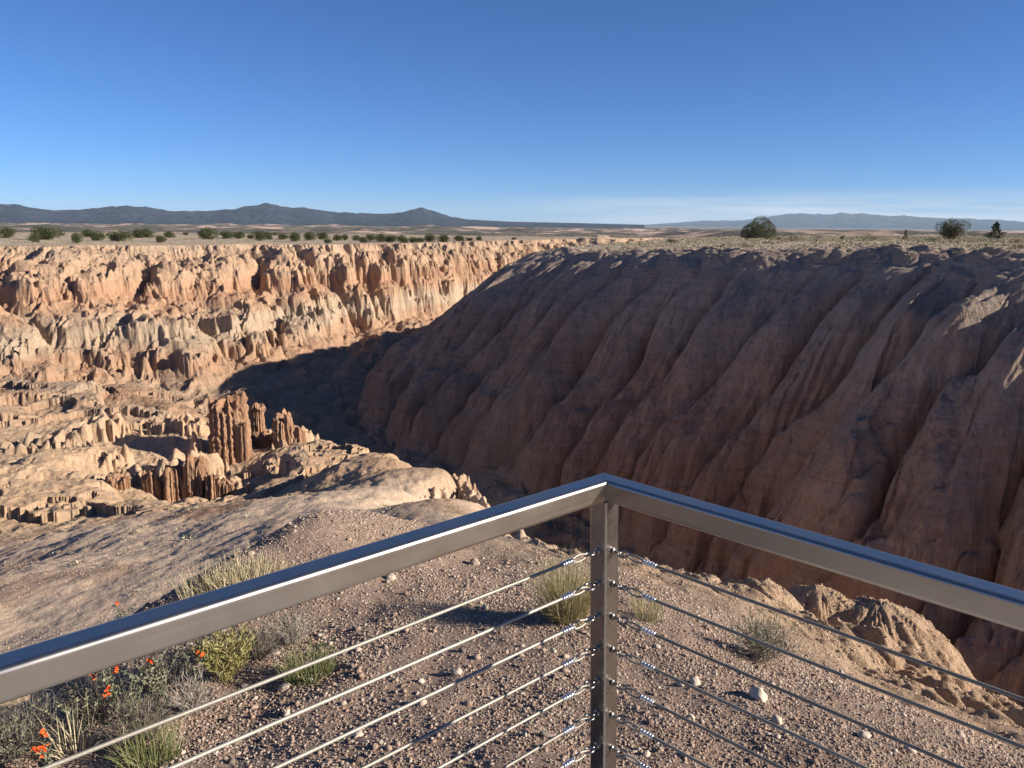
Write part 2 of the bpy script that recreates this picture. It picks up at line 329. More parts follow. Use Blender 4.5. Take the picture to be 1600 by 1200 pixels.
def terrain_material(name='badland_clay', tint=None):
    m, t, b = newmat(name); q = NT(t)
    pos = q.n('NewGeometry').outputs['Position']; sp = q.n('SeparateXYZ'); q.l(pos, sp.inputs[0])
    warp = q.noise(pos, .06, 4); w2 = q.noise(q.mapv(pos, (1, 1, 3)), .5, 5)
    zz = q.math('ADD', q.math('ADD', sp.outputs[2], q.math('MULTIPLY', warp, 5.)), q.math('MULTIPLY', w2, 1.5))   # z + ~3.2
    zn = q.rng(zz, -25, 1.5)
    strata = q.ramp(zn, [(0, (.36, .26, .18)), (.10, (.46, .32, .21)), (.2, (.46, .255, .145)), (.27, (.45, .27, .165)), (.34, (.52, .41, .285)), (.42, (.49, .39, .275)), (.50, (.49, .29, .165)), (.58, (.48, .245, .13)),
                         (.66, (.53, .335, .20)), (.76, (.53, .345, .215)), (.84, (.54, .38, .25)), (.93, (.48, .36, .255)), (1, (.45, .35, .26))])
    thin = q.noise(q.mapv(pos, (.05, .05, 2.6)), 1., 6, .7)
    colr = q.mix(q.rng(thin, .35, .7, 0, .5), strata, (.58, .45, .32))
    thin2 = q.noise(q.mapv(pos, (.04, .04, 1.1)), 1.3, 5, .7)
    colr = q.mix(q.rng(thin2, .5, .66, 0, .35), colr, (.40, .185, .11))

    st = q.noise(q.mapv(pos, (1.9, 1.9, .12)), 1., 5, .65)
    colr = q.mix(q.rng(st, .4, .75, 0, .45), colr, (.35, .235, .17))
    mott = q.noise(pos, .9, 8, .7); colr = q.mix(q.rng(mott, .4, .7, 0, .25), colr, (.54, .40, .28))
    speck = q.noise(pos, 26, 3, .8); colr = q.mix(q.rng(speck, .52, .75, 0, .35), colr, (.30, .20, .15))
    if tint: colr = q.mix(.62, colr, tint)
    # covers
    def att(n): a = q.n('Attribute'); a.attribute_name = n; return a.outputs['Fac']
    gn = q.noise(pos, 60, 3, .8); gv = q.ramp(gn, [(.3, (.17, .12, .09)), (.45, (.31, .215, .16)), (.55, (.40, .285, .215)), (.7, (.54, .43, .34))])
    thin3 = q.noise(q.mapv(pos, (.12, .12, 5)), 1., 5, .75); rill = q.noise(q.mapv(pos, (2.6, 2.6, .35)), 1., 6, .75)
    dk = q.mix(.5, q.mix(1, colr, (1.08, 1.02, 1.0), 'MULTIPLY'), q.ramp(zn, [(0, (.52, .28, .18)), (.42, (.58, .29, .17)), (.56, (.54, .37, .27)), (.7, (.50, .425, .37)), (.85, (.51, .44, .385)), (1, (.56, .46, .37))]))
    bnd = q.noise(q.mapv(pos, (.03, .03, 1.3)), 1., 4, .6); dk = q.mix(q.rng(bnd, .45, .62, 0, .32), dk, (.30, .23, .19)); dk = q.mix(q.rng(thin3, .44, .66, 0, .4), dk, (.60, .52, .44)); dk = q.mix(q.rng(rill, .5, .72, 0, .7), dk, (.20, .13, .11))  # dark rill streaks: crease shade painted into the wall colour
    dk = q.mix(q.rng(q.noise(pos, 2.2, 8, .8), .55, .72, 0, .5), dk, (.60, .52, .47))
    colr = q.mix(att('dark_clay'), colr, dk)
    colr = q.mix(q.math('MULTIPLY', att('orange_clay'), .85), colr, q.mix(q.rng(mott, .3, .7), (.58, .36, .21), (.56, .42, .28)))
    colr = q.mix(att('gravel'), colr, gv)
    sn = q.noise(pos, .35, 7, .75); sc = q.ramp(sn, [(.33, (.20, .17, .12)), (.5, (.33, .265, .195)), (.62, (.44, .345, .26))])
    colr = q.mix(q.math('MULTIPLY', att('scrub'), .92), colr, sc)
    mn = q.noise(pos, 3.5, 6, .8); mc = q.ramp(mn, [(.35, (.34, .26, .185)), (.5, (.50, .385, .275)), (.65, (.60, .48, .355))])
    colr = q.mix(q.math('MULTIPLY', att('mound'), .75), colr, mc)
    q.l(colr, b.inputs['Base Color']); b.inputs['Roughness'].default_value = .95; b.inputs['Specular IOR Level'].default_value = .15
    big = q.noise(q.mapv(pos, (1.6, 1.6, .35)), 1., 8, .7)
    fl = q.noise(q.mapv(pos, (5, 5, .9)), 1., 6, .7)
    fin = q.noise(pos, 14, 7, .75)
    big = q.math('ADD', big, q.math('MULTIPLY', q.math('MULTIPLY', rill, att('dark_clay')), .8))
    n1 = q.bump(big, 1, .8); n2 = q.bump(fl, 1, .25, n1); n3 = q.bump(fin, .8, .04, n2)
    cov = q.math('MAXIMUM', q.math('MAXIMUM', q.math('MULTIPLY', att('gravel'), .6), q.math('MULTIPLY', att('mound'), .82)), q.math('MAXIMUM', att('scrub'), q.math('MULTIPLY', att('orange_clay'), .3)))
    for nd, k_ in ((n1, .93), (n2, .85)): q.l(q.math('SUBTRACT', 1, q.math('MULTIPLY', cov, k_)), nd.node.inputs['Strength'])
    q.l(n3, b.inputs['Normal'])
    return m
def plain_material():
    m, t, b = newmat('desert_plain'); q = NT(t)
    pos = q.n('NewGeometry').outputs['Position']
    a = q.noise(pos, .02, 8, .75); c = q.ramp(a, [(.38, (.075, .075, .065)), (.52, (.14, .13, .11)), (.64, (.24, .195, .16))])
    k = q.noise(q.mapv(pos, (1, 1, 6)), .0045, 8, .7); c = q.mix(q.rng(k, .53, .57, 0, .85), c, (.60, .43, .34))
    k2 = q.noise(pos, .0012, 6, .6); c = q.mix(q.rng(k2, .5, .6, 0, .6), c, (.09, .095, .07))
    q.l(c, b.inputs['Base Color']); b.inputs['Roughness'].default_value = 1; b.inputs['Specular IOR Level'].default_value = 0
    n1 = q.bump(q.noise(pos, .02, 6, .7), .8, 12); q.l(n1, b.inputs['Normal'])
    return m
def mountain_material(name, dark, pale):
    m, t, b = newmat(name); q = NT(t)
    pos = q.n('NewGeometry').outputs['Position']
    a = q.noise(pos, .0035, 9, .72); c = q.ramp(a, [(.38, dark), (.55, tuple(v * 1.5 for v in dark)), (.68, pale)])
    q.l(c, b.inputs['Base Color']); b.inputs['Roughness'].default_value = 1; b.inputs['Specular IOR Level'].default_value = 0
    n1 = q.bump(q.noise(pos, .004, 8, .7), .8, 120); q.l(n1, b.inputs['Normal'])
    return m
def simple(name, cols, scale=8, rough=.9, metal=0, bump=0, spec=.2, trans=0):
    m, t, b = newmat(name); q = NT(t)
    oi = q.n('ObjectInfo').outputs['Random']; tc = q.n('TexCoord').outputs['Object']
    n = q.noise(tc, scale, 5, .7)
    c = q.ramp(q.rng(n, .25, .75), [(i / (len(cols) - 1), x) for i, x in enumerate(cols)])
    hs = q.n('HueSaturation'); q.l(c, hs.inputs['Color']); q.l(q.rng(oi, 0, 1, .8, 1.2), hs.inputs['Value'])
    q.l(hs.outputs[0], b.inputs['Base Color']); b.inputs['Roughness'].default_value = rough; b.inputs['Metallic'].default_value = metal; b.inputs['Specular IOR Level'].default_value = spec
    if bump: q.l(q.bump(n, .8, bump), b.inputs['Normal'])
    return m
def per_island(name, cols, rough=.9, spec=.15, rand_scale=None, extra=None):
    m, t, b = newmat(name); q = NT(t)
    g = q.n('NewGeometry'); c = q.ramp(g.outputs['Random Per Island'], [(i / (len(cols) - 1), x) for i, x in enumerate(cols)])
    q.l(c, b.inputs['Base Color']); b.inputs['Roughness'].default_value = rough; b.inputs['Specular IOR Level'].default_value = spec
    if extra: q.l(q.bump(q.noise(g.outputs['Position'], extra, 5, .8), .8, .01), b.inputs['Normal'])
    return m
M = {}
M['terrain'] = terrain_material(); M['tower'] = terrain_material('fluted_orange_clay', (.47, .235, .125)); M['plain'] = plain_material()
M['mtn_l'] = mountain_material('range_slopes', (.022, .027, .042), (.09, .08, .08)); M['mtn_r'] = mountain_material('far_range_slopes', (.02, .03, .045), (.08, .09, .10))  # both ranges carry some haze blue in their base colours

# ------------------------------------------------------------------ mesh plumbing
def mesh_np(name, v, f, mat=None, smooth=False, attrs=None):
    v = np.asarray(v, np.float32); f = np.asarray(f, np.int32); k = f.shape[1]
    me = bpy.data.meshes.new(name); me.vertices.add(len(v)); me.vertices.foreach_set('co', v.ravel())
    me.loops.add(f.size); me.loops.foreach_set('vertex_index', f.ravel())
    me.polygons.add(len(f)); me.polygons.foreach_set('loop_start', np.arange(0, f.size, k, dtype=np.int32))
    if smooth: me.polygons.foreach_set('use_smooth', np.ones(len(f), bool))
    me.update(calc_edges=True)
    if attrs:
        for n, a in attrs.items():
            at = me.attributes.new(n, 'FLOAT', 'POINT'); at.data.foreach_set('value', np.asarray(a, np.float32).ravel())
    if mat: me.materials.append(mat)
    return me
def obj(name, me, parent=None, loc=None):
    o = bpy.data.objects.new(name, me); COL.objects.link(o)
    if parent: o.parent = parent
    if loc is not None: o.location = loc
    return o
def tag(o, label=None, cat=None, group=None, kind=None):
    if label: o['label'] = label
    if cat: o['category'] = cat
    if group: o['group'] = group
    if kind: o['kind'] = kind
    return o
def gridfaces(nr, nc):
    i = np.arange(nr * nc).reshape(nr, nc)
    return np.stack([i[:-1, :-1], i[:-1, 1:], i[1:, 1:], i[1:, :-1]], -1).reshape(-1, 4)[:, ::-1]

# ------------------------------------------------------------------ terrain meshes
def radii(a, b, fn):
    r = [a]
    while r[-1] < b: r.append(r[-1] + fn(r[-1]) / LOD)
    return np.array(r)
ncol = int(1500 * LOD)
core = np.linspace(-37.5, 37.5, ncol); side = 37.5 + (np.linspace(0, 1, int(170 * LOD))[1:]**1.7) * 142.5
AZ = np.radians(np.concatenate([-side[::-1], core, side]))
def dr(r): return np.interp(r, [0, 3, 8, 12, 35, 45, 120, 135, 215, 300, 420], [.02, .02, .035, .05, .10, .085, .14, .12, .17, .45, 1.2])
RR = radii(.6, 400, dr)
def polar(RR, AZ, **k):
    a, r = np.meshgrid(AZ, RR); return (r * np.sin(a)).astype(np.float32), (r * np.cos(a)).astype(np.float32)
X, Y = polar(RR, AZ)
Z, A1, A2, A3, A4, A5 = (np.empty_like(X) for _ in range(6))
for i in range(0, len(RR), 200):
    Z[i:i + 200], A1[i:i + 200], A2[i:i + 200], A3[i:i + 200], A4[i:i + 200], A5[i:i + 200] = H(X[i:i + 200], Y[i:i + 200], True)
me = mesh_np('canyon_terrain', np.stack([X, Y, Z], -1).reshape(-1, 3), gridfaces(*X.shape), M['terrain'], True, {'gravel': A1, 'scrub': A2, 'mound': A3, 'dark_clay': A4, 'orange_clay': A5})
tag(obj('terrain', me), kind='structure')
print('terrain verts', X.size)
AZ2 = AZ[::3] if LOD > .6 else AZ
R2 = 399.5 * (45000 / 399.5)**np.linspace(0, 1, 420)
X, Y = polar(R2, AZ2); Z = H(X, Y)
me = mesh_np('plain', np.stack([X, Y, Z], -1).reshape(-1, 3), gridfaces(*X.shape), M['plain'], True)
tag(obj('plain', me), kind='structure')
# mountains
def ranges(name, prof, D, depth, mat, ns, rough):
    pxs = np.array([p[0] for p in prof]); az = np.arctan2(pxs - 800, FPX); hor = YH + (pxs - 800) * math.tan(ROLL)
    hh = (hor - np.array([p[1] for p in prof])) / FPX * D
    a = np.linspace(az[0], az[-1], 900); r = np.linspace(D - depth, D + depth * .8, 260)
    A, R = np.meshgrid(a, r); h = np.interp(A, az, hh); x = R * np.sin(A); y = R * np.cos(A)
    crest = D + depth * .12 * pn(A * 25, A * 0, ns)
    t = np.clip(1 - np.abs(R - crest) / depth, 0, 1)
    rid = 1 - np.abs(fbm(x / (depth * .35), y / (depth * .35), 5, ns + 1, .55))
    s = t**1.25
    z = -64 + (h + 64) * s * (1 - rough * (1 - s) * (1 - rid) * 1.5) + h * .09 * fbm(x / (depth * .07), y / (depth * .07), 5, ns + 2, .6)
    o = obj(name, mesh_np(name, np.stack([x, y, z], -1).reshape(-1, 3), gridfaces(*x.shape), mat, True)); tag(o, kind='structure')
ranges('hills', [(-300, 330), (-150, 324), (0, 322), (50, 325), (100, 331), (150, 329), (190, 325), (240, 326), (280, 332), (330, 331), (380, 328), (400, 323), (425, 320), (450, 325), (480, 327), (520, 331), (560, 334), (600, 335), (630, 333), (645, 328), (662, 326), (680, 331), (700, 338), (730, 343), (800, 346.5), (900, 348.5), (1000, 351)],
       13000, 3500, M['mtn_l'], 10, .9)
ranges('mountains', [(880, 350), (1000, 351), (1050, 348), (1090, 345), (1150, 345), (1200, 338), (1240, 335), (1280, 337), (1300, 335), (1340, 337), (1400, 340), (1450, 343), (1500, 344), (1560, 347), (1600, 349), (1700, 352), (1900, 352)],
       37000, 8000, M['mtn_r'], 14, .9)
#REST
def hit(px, py, d0=1.2, d1=380):
    """where a sight line meets the ground"""
    d = ray(px, py); t = d0 * (d1 / d0)**np.linspace(0, 1, 900); p = d[None] * (t / d[1])[:, None]
    b = (H(p[:, 0], p[:, 1]) > p[:, 2]); i = int(np.argmax(b)) if b.any() else 899
    if i > 0:
        t = np.linspace(t[i - 1], t[i], 24); p = d[None] * (t / d[1])[:, None]; b = H(p[:, 0], p[:, 1]) > p[:, 2]; i = int(np.argmax(b)) if b.any() else 23
    return p[i]
def hz(x, y): return float(H(np.array([x]), np.array([y]))[0])

# ------------------------------------------------------------------ haze
mh = bpy.data.materials.new('haze_air'); mh.use_nodes = True; t = mh.node_tree; t.nodes.clear()
vo = t.nodes.new('ShaderNodeVolumePrincipled'); vo.inputs['Density'].default_value = 1.7e-5; vo.inputs['Color'].default_value = (.62, .82, 1, 1); vo.inputs['Anisotropy'].default_value = 0
t.links.new(vo.outputs[0], t.nodes.new('ShaderNodeOutputMaterial').inputs['Volume'])
hb = 46000
v = [(x, y, z) for z in (-120, 750) for x, y in ((-hb, -hb), (hb, -hb), (hb, hb), (-hb, hb))]
me = bpy.data.meshes.new('haze'); me.from_pydata(v, [], [(3, 2, 1, 0), (4, 5, 6, 7), (0, 1, 5, 4), (1, 2, 6, 5), (2, 3, 7, 6), (3, 0, 4, 7)]); me.materials.append(mh)
tag(obj('haze', me), kind='stuff')

# ------------------------------------------------------------------ railing
def steel(name, base, rough, streak):
    m, t, b = newmat(name); q = NT(t); tc = q.n('TexCoord').outputs['Object']
    a = q.noise(q.mapv(tc, streak), 1, 6, .7); s2 = q.noise(tc, 9, 5, .6)
    c = q.mix(q.rng(s2, .35, .7, 0, .35), base, tuple(v * .72 for v in base)); c = q.mix(q.rng(a, .5, .75, 0, .10), c, tuple(min(1, v * 1.35) for v in base))
    q.l(c, b.inputs['Base Color']); b.inputs['Metallic'].default_value = 1
    r = q.math('ADD', q.rng(a, .2, .8, rough - .04, rough + .05), q.rng(s2, .4, .75, 0, .10)); q.l(r, b.inputs['Roughness'])
    q.l(q.bump(a, .006, .0004), b.inputs['Normal'])
    return m
M['rail'] = steel('brushed_steel', (.45, .41, .365), .30, (2.5, 260, 260)); M['post'] = steel('post_steel', (.42, .395, .37), .24, (300, 300, 2.5))
M['cable'] = simple('wire_rope', [(.25, .23, .195), (.36, .335, .285)], 40, .55, .5); M['crimp'] = simple('bright_alloy', [(.55, .55, .55), (.68, .68, .68)], 30, .36, 1.)
M['eye'] = simple('dark_steel', [(.20, .19, .18), (.30, .28, .26)], 30, .35, 1.)
def basis(d):
    d = np.asarray(d, float); d = d / np.linalg.norm(d); a = np.array([0, 0, 1.]) if abs(d[2]) < .9 else np.array([1., 0, 0])
    s_ = np.cross(d, a); s_ /= np.linalg.norm(s_); return d, s_, np.cross(s_, d)
def tube(pts, rad, n=8, closed=False, caps=True):
    """tube round a path; rad a number, a list, or an (len, n) array"""
    pts = np.asarray(pts, float); m = len(pts)
    tg = np.gradient(pts, axis=0) if not closed else np.roll(pts, -1, 0) - np.roll(pts, 1, 0)
    d, s_, u = basis(tg[0]); fr = []
    for i in range(m):
        d = tg[i] / (np.linalg.norm(tg[i]) + 1e-12); s_ = s_ - d * (s_ @ d); s_ /= np.linalg.norm(s_); fr.append((s_, np.cross(d, s_)))
    a = np.arange(n) * 2 * np.pi / n; rad = np.broadcast_to(np.asarray(rad, float).reshape(-1, 1) if np.ndim(rad) < 2 else rad, (m, n))
    S = np.array([f[0] for f in fr]); U = np.array([f[1] for f in fr])
    V = pts[:, None] + rad[..., None] * (np.cos(a)[None, :, None] * S[:, None] + np.sin(a)[None, :, None] * U[:, None])
    i = np.arange(m * n).reshape(m, n); j = np.roll(i, -1, 1)
    if closed: i2, j2 = np.roll(i, -1, 0), np.roll(j, -1, 0); f = np.stack([i, j, j2, i2], -1).reshape(-1, 4)
    else: f = np.stack([i[:-1], j[:-1], j[1:], i[1:]], -1).reshape(-1, 4)
    return V.reshape(-1, 3), f
def merge(parts):
    V = []; Fc = []; k = 0
    for v, f in parts: V.append(v); Fc.append(np.asarray(f) + k); k += len(v)
    return np.vstack(V), np.vstack(Fc)
def rsq(w, h, r, n=4):
    """rounded rectangle, ccw, lower-left at the origin"""
    o = []
    for cx, cy, a0 in ((w - r, h - r, 0), (r, h - r, 90), (r, r, 180), (w - r, r, 270)):
        a = math.radians(a0); o.append((cx + r * math.cos(a) + .0015 * math.sin(a), cy + r * math.sin(a) - .0015 * math.cos(a)))
        for k in range(n + 1):
            a = math.radians(a0 + 90 * k / n); o.append((cx + r * math.cos(a), cy + r * math.sin(a)))
        o.append((cx + r * math.cos(a) - .0015 * math.sin(a), cy + r * math.sin(a) + .0015 * math.cos(a)))
    return np.array(o)
CR = np.array([.2203, 1.684]); DL = np.array([-.7518, -.6594]); DR = np.array([.7262, -.6875]); NL = np.array([-.6594, .7518]); NR = np.array([.6875, .7262])
DL /= np.linalg.norm(DL); DR /= np.linalg.norm(DR); NL /= np.linalg.norm(NL); NR /= np.linalg.norm(NR)
BI = (NL + NR) / np.linalg.norm(NL + NR); ZT = -.58; RL = 2.5
rail = bpy.data.objects.new('cable_railing', None); COL.objects.link(rail); pc = CR + BI * .034; rail.location = (pc[0], pc[1], -1.65)
tag(rail, 'stainless steel corner railing with taut horizontal wire cables in the foreground', 'railing')
def rp(o): o.location = Vector(o.location) - Vector(rail.location); return o
def ngon_obj(name, V, quads, ngons, mat, parent, loc, smooth=False):
    V = list(V); nv = len(V)
    if smooth: V = V + V; ngons = [tuple(k + nv for k in f) for f in ngons]      # caps keep their own vertices
    me = bpy.data.meshes.new(name); me.from_pydata([tuple(a) for a in V], [], [tuple(f) for f in quads] + ngons); me.materials.append(mat)
    if smooth:
        for p_ in me.polygons: p_.use_smooth = len(p_.vertices) == 4
    o = obj(name, me, parent, loc); return o
for Dd, Nn in ((DL, NL), (DR, NR)):
    sec = rsq(.050, .052, .008); n = len(sec); V = []
    for e in (0, 1):
        for o_, z_ in sec:
            s_ = (o_ / (BI @ Nn)) * (BI @ Dd) if e == 0 else RL
            p_ = CR + Nn * o_ + Dd * s_; V.append((p_[0], p_[1], ZT - .052 + z_))
    V = np.array(V); org = V.mean(0); d3 = np.array([Dd[0], Dd[1], 0]); n3 = np.array([Nn[0], Nn[1], 0])
    loc = (V - org) @ np.stack([d3, n3, [0, 0, 1]], 1)
    q = [(i, (i + 1) % n, n + (i + 1) % n, n + i) for i in range(n)]
    if np.cross(d3, n3)[2] > 0: q = [f[::-1] for f in q]
    o = ngon_obj('top_rail', loc, q, [tuple(range(n)), tuple(range(2 * n - 1, n - 1, -1))], M['rail'], rail, None, True)
    Mx = Matrix(((d3[0], n3[0], 0, org[0] - rail.location[0]), (d3[1], n3[1], 0, org[1] - rail.location[1]), (0, 0, 1, org[2] - rail.location[2]), (0, 0, 0, 1)))
    if np.cross(d3, n3)[2] < 0:      # keep a proper rotation: flip the sideways axis
        Mx = Matrix(((d3[0], -n3[0], 0, Mx[0][3]), (d3[1], -n3[1], 0, Mx[1][3]), (0, 0, 1, Mx[2][3]), (0, 0, 0, 1)))
        for vv in o.data.vertices: vv.co.y = -vv.co.y
    o.matrix_local = Mx
    bm_ = o.data; bm_.update()
def post(cx, cy, ang, lean=(0, 0)):
    sec = rsq(.05, .05, .005) - .025; n = len(sec); c_, s_ = math.cos(ang), math.sin(ang); zt, zb = ZT - .053, -1.75
    V = [(a * c_ - b * s_ + l * lean[0], a * s_ + b * c_ + l * lean[1], z) for z, l in ((0, 1), (zt - zb, 0)) for a, b in sec]
    return ngon_obj('post', V, [(i, (i + 1) % n, n + (i + 1) % n, n + i) for i in range(n)], [tuple(range(n, 2 * n)), tuple(range(n - 1, -1, -1))], M['post'], rail, (cx - rail.location[0], cy - rail.location[1], zb + 1.65), True)
LEAN = (.034, 0)
wi = CR - rail.location.xy if False else CR; wo_ = CR + BI * (.050 / (BI @ NL))
v, f = tube([(wi[0], wi[1], ZT - .050), (wi[0] - BI[0] * .0003, wi[1] - BI[1] * .0003, ZT - .026), (wi[0], wi[1], ZT - .004)], .0016, 8); v2, f2 = tube([(wi[0] + BI[0] * .006, wi[1] + BI[1] * .006, ZT + .0002), (wo_[0] - BI[0] * .006, wo_[1] - BI[1] * .006, ZT + .0002)], .0012, 8)
v, f = merge([(v, f), (v2, f2)]); obj('weld_seam', mesh_np('weld_seam', v - np.array([rail.location.x, rail.location.y, -1.65]), f, M['eye'], True), rail)
po = post(pc[0], pc[1], math.atan2(BI[1], BI[0]) + math.pi / 4, LEAN)
for Dd, Nn in ((DL, NL), (DR, NR)):
    e = CR + Dd * (RL - .03) + Nn * .025; p2 = post(e[0], e[1], math.atan2(Dd[1], Dd[0]))
def cable_meshes():
    Lc = RL - .16; k = int(Lc / .0032); s_ = np.linspace(.098, .098 + Lc, k); n = 30; a = np.arange(n) * 2 * np.pi / n
    R = .0024 + .0015 * np.abs(np.cos(3 * (a[None] - s_[:, None] * 2 * np.pi / .045)))
    v, f = tube(np.stack([s_, 0 * s_, 0 * s_], 1), R, n)
    # the two legs of the turned-back loop
    lp = []
    th = np.linspace(-1, 1, 26)
    lx = .036 + .060 * np.abs(th)**1.1; ly = .0075 * np.sin(np.pi * th * .98) ; lp = np.stack([lx, 0 * th, ly], 1)
    v2, f2 = tube(lp, .0026, 8)
    v, f = merge([(v, f), (v2, f2)])
    cab = mesh_np('cable', v, f, M['cable'], True)
    s_ = np.linspace(.086, .120, 70); R = .0058 + .0012 * np.cos((s_ - .086) / .034 * 2 * np.pi * 4); R[0] = R[-1] = .003
    v, f = tube(np.stack([s_, 0 * s_, 0 * s_], 1), R, 16); slv = mesh_np('crimp_sleeve', v, f, M['crimp'], True)
    a = np.linspace(0, 2 * np.pi, 28, endpoint=False); v1, f1 = tube(np.stack([.030 + .0115 * np.cos(a), .0115 * np.sin(a), 0 * a], 1), .0030, 8, True)
    v2, f2 = tube([(.0, 0, 0), (.018, 0, 0)], .0034, 10); v3, f3 = tube([(.0005, 0, 0), (.001, 0, 0), (.004, 0, 0), (.0045, 0, 0)], [.001, .0085, .0085, .001], 14)
    v, f = merge([(v1, f1), (v2, f2), (v3, f3)]); eye = mesh_np('eye_bolt', v, f, M['eye'], True)
    return cab, slv, eye
CAB = cable_meshes()
for side, (Dd, px0, py0, stp) in enumerate(((DL, 931, 861, 50.6), (DR, 960, 861, 51.4))):
    for i in range(8):
        r_ = ray(px0, py0 + stp * i); z_ = r_[2] * (1.70 / r_[1]); fr_ = (ZT - z_) / (1.1); ox = pc[0] + LEAN[0] * fr_ + Dd[0] * .0245; oy = pc[1] + Dd[1] * .0245
        if z_ < -1.6: break
        o = obj('cable', CAB[0], rail, (ox - rail.location[0], oy - rail.location[1], z_ + 1.65)); o.rotation_euler = (random.Random(i).uniform(-.3, .3), 0, math.atan2(Dd[1], Dd[0]))
        for nm, mm in (('crimp_sleeve', CAB[1]), ('eye_bolt', CAB[2])): obj(nm, mm, o)
# platform under the camera
M['concrete'] = simple('concrete', [(.30, .28, .26), (.38, .36, .33), (.44, .42, .38)], 12, .9, 0, .003)
a_ = CR + BI * .09; pl = [a_, a_ + DL * RL, a_ + DL * RL - NL * 3.2, a_ - BI * 7, a_ + DR * RL - NR * 3.2, a_ + DR * RL]
n = len(pl); V = [(p_[0], p_[1], z) for z in (-2.6, -1.65) for p_ in pl]
ngon_obj('pavement', V, [(i, (i + 1) % n, n + (i + 1) % n, n + i)[::-1] for i in range(n)], [tuple(range(n, 2 * n))[::-1], tuple(range(n))], M['concrete'], None, (0, 0, 0))['kind'] = 'structure'

# ------------------------------------------------------------------ free-standing rock towers
def tower(px, pyt, D, wpx, zb, label, seed, tall=1.0, cap=0, grp=None, depth=.8, lumps=1.):
    top = P(px, pyt, D=D); r0 = wpx / 2 / FPX * D; hgt = top[2] - zb
    nt_, nz = 170, int(max(40, hgt * 14)); th = np.arange(nt_) * 2 * np.pi / nt_; k = np.linspace(0, 1, nz)
    T, K = np.meshgrid(th, k); cx, cy = np.cos(T), np.sin(T)
    z = K * hgt
    s = seed * 7.3; Tw = T + .035 * pn(z / 1.6 + s, T * 0 + s, 20) + .03 * pn(z / .5 + s, cx * 2, 21); ox_, oy_ = cx, cy; cx, cy = np.cos(Tw), np.sin(Tw)
    fl = billow(cx * r0 / .55 + s, cy * r0 / .55, 3, 5) ; fl2 = np.abs(pn(cx * r0 / .22 + s, cy * r0 / .22 + z * .05, 9)); big = pn(cx * 1.1 + s, cy * 1.1, 12)
    led = pn(z / .55 + s, cx * .6, 14) * .05 + pn(z / .18, cx * 1.1 + s, 15) * .03 + np.where(np.sin(z * 2.1 + s) > .93, .05, 0)
    led = led + .07 * pn(z / 1.0 + s, cx * 2 + cy, 22) + .05 * pn(z / .4 + s, cx * 5 + cy * 3, 23)
    rad = r0 * (1.15 - .38 * K**1.3 + .18 * big + .45 * np.exp(-K * 6)) * (1 - .0 * K) + (fl - .55) * .42 * lumps + (fl2 - .3) * .13 + led * r0 * .8
    rad = rad + cap * r0 * np.exp(-((K - .97) / .03)**2)
    # columns end at different heights
    ct = (pn(cx * r0 / .8 + s, cy * r0 / .8 + 3, 16) * .10 + pn(cx * 1.2 + s * 2, cy * 1.2, 17) * .09) * lumps
    zz = z * (1 - .12 * lumps + ct * K)
    x = rad * ox_; y = rad * oy_ * depth
    m = 16; q = np.linspace(1, .02, m)[1:]
    X_ = x[-1][None] * q[:, None]; Y_ = y[-1][None] * q[:, None]
    Zc = zz[-1][None] * q[:, None] + (1 - q[:, None]) * hgt * (1 - .07 * lumps) + .45 * min(r0, 1) * lumps * pn(X_ / .45 + s, Y_ / .45, 18) + .10 * pn(X_ / .15 + s, Y_ / .15, 18)
    V = np.stack([np.vstack([x, X_]), np.vstack([y, Y_]), np.vstack([zz, Zc])], -1); nr = V.shape[0]
    i = np.arange(nr * nt_).reshape(nr, nt_); j = np.roll(i, -1, 1)
    me = mesh_np('rock_tower', V.reshape(-1, 3), np.stack([i[:-1], j[:-1], j[1:], i[1:]], -1).reshape(-1, 4), M['tower'], True)
    o = obj('rock_tower', me, None, (top[0], top[1], zb)); tag(o, label, 'rock tower', grp); return o
tower(354, 611, 66, 68, -27.3, 'tallest dark-sided fluted rock tower with a blunt top, left of the castle-like group', 1, lumps=.75)
tower(378, 650, 65, 24, -26.8, 'slim lit rock pillar pressed against the right side of the tallest tower', 2, lumps=.8)
tower(333, 660, 65.5, 16, -27, 'short ragged buttress on the left flank of the tallest rock tower', 5, lumps=.8)
tower(402, 627, 70, 24, -25, 'narrow rock pillar with a flat overhanging cap between the two big towers', 3, cap=.3, lumps=.35)
tower(440, 636, 66.5, 40, -25, 'broad sunlit fluted rock tower with a split top at the right end of the group', 4)
tower(418, 672, 68.5, 66, -25, 'low shadowed rock wall joining the narrow capped pillar to the broad sunlit tower', 14, lumps=.8)
tower(464, 662, 66.5, 30, -24, 'low stepped rock shoulder right of the broad sunlit tower', 6)
tower(186, 736, 50, 50, -22.6, 'flat-topped pale rock cone standing alone left of the fluted orange cliff', 7, lumps=.6)
tower(236, 730, 50, 36, -22.8, 'shadowed orange rock column at the left end of the fluted cliff', 8)
tower(270, 718, 50, 42, -22.8, 'second orange fluted rock column from the left in the cliff', 9)
tower(304, 706, 50, 44, -22.6, 'highest orange fluted rock column in the middle of the low cliff', 10)
tower(332, 734, 49.5, 32, -22.4, 'narrow orange rock column just right of the highest one in the low cliff', 11)
tower(354, 744, 49.5, 30, -22.2, 'short ragged rock column near the right end of the low cliff', 12)
tower(372, 762, 50, 20, -22, 'smallest rock column at the right end of the low cliff', 13)

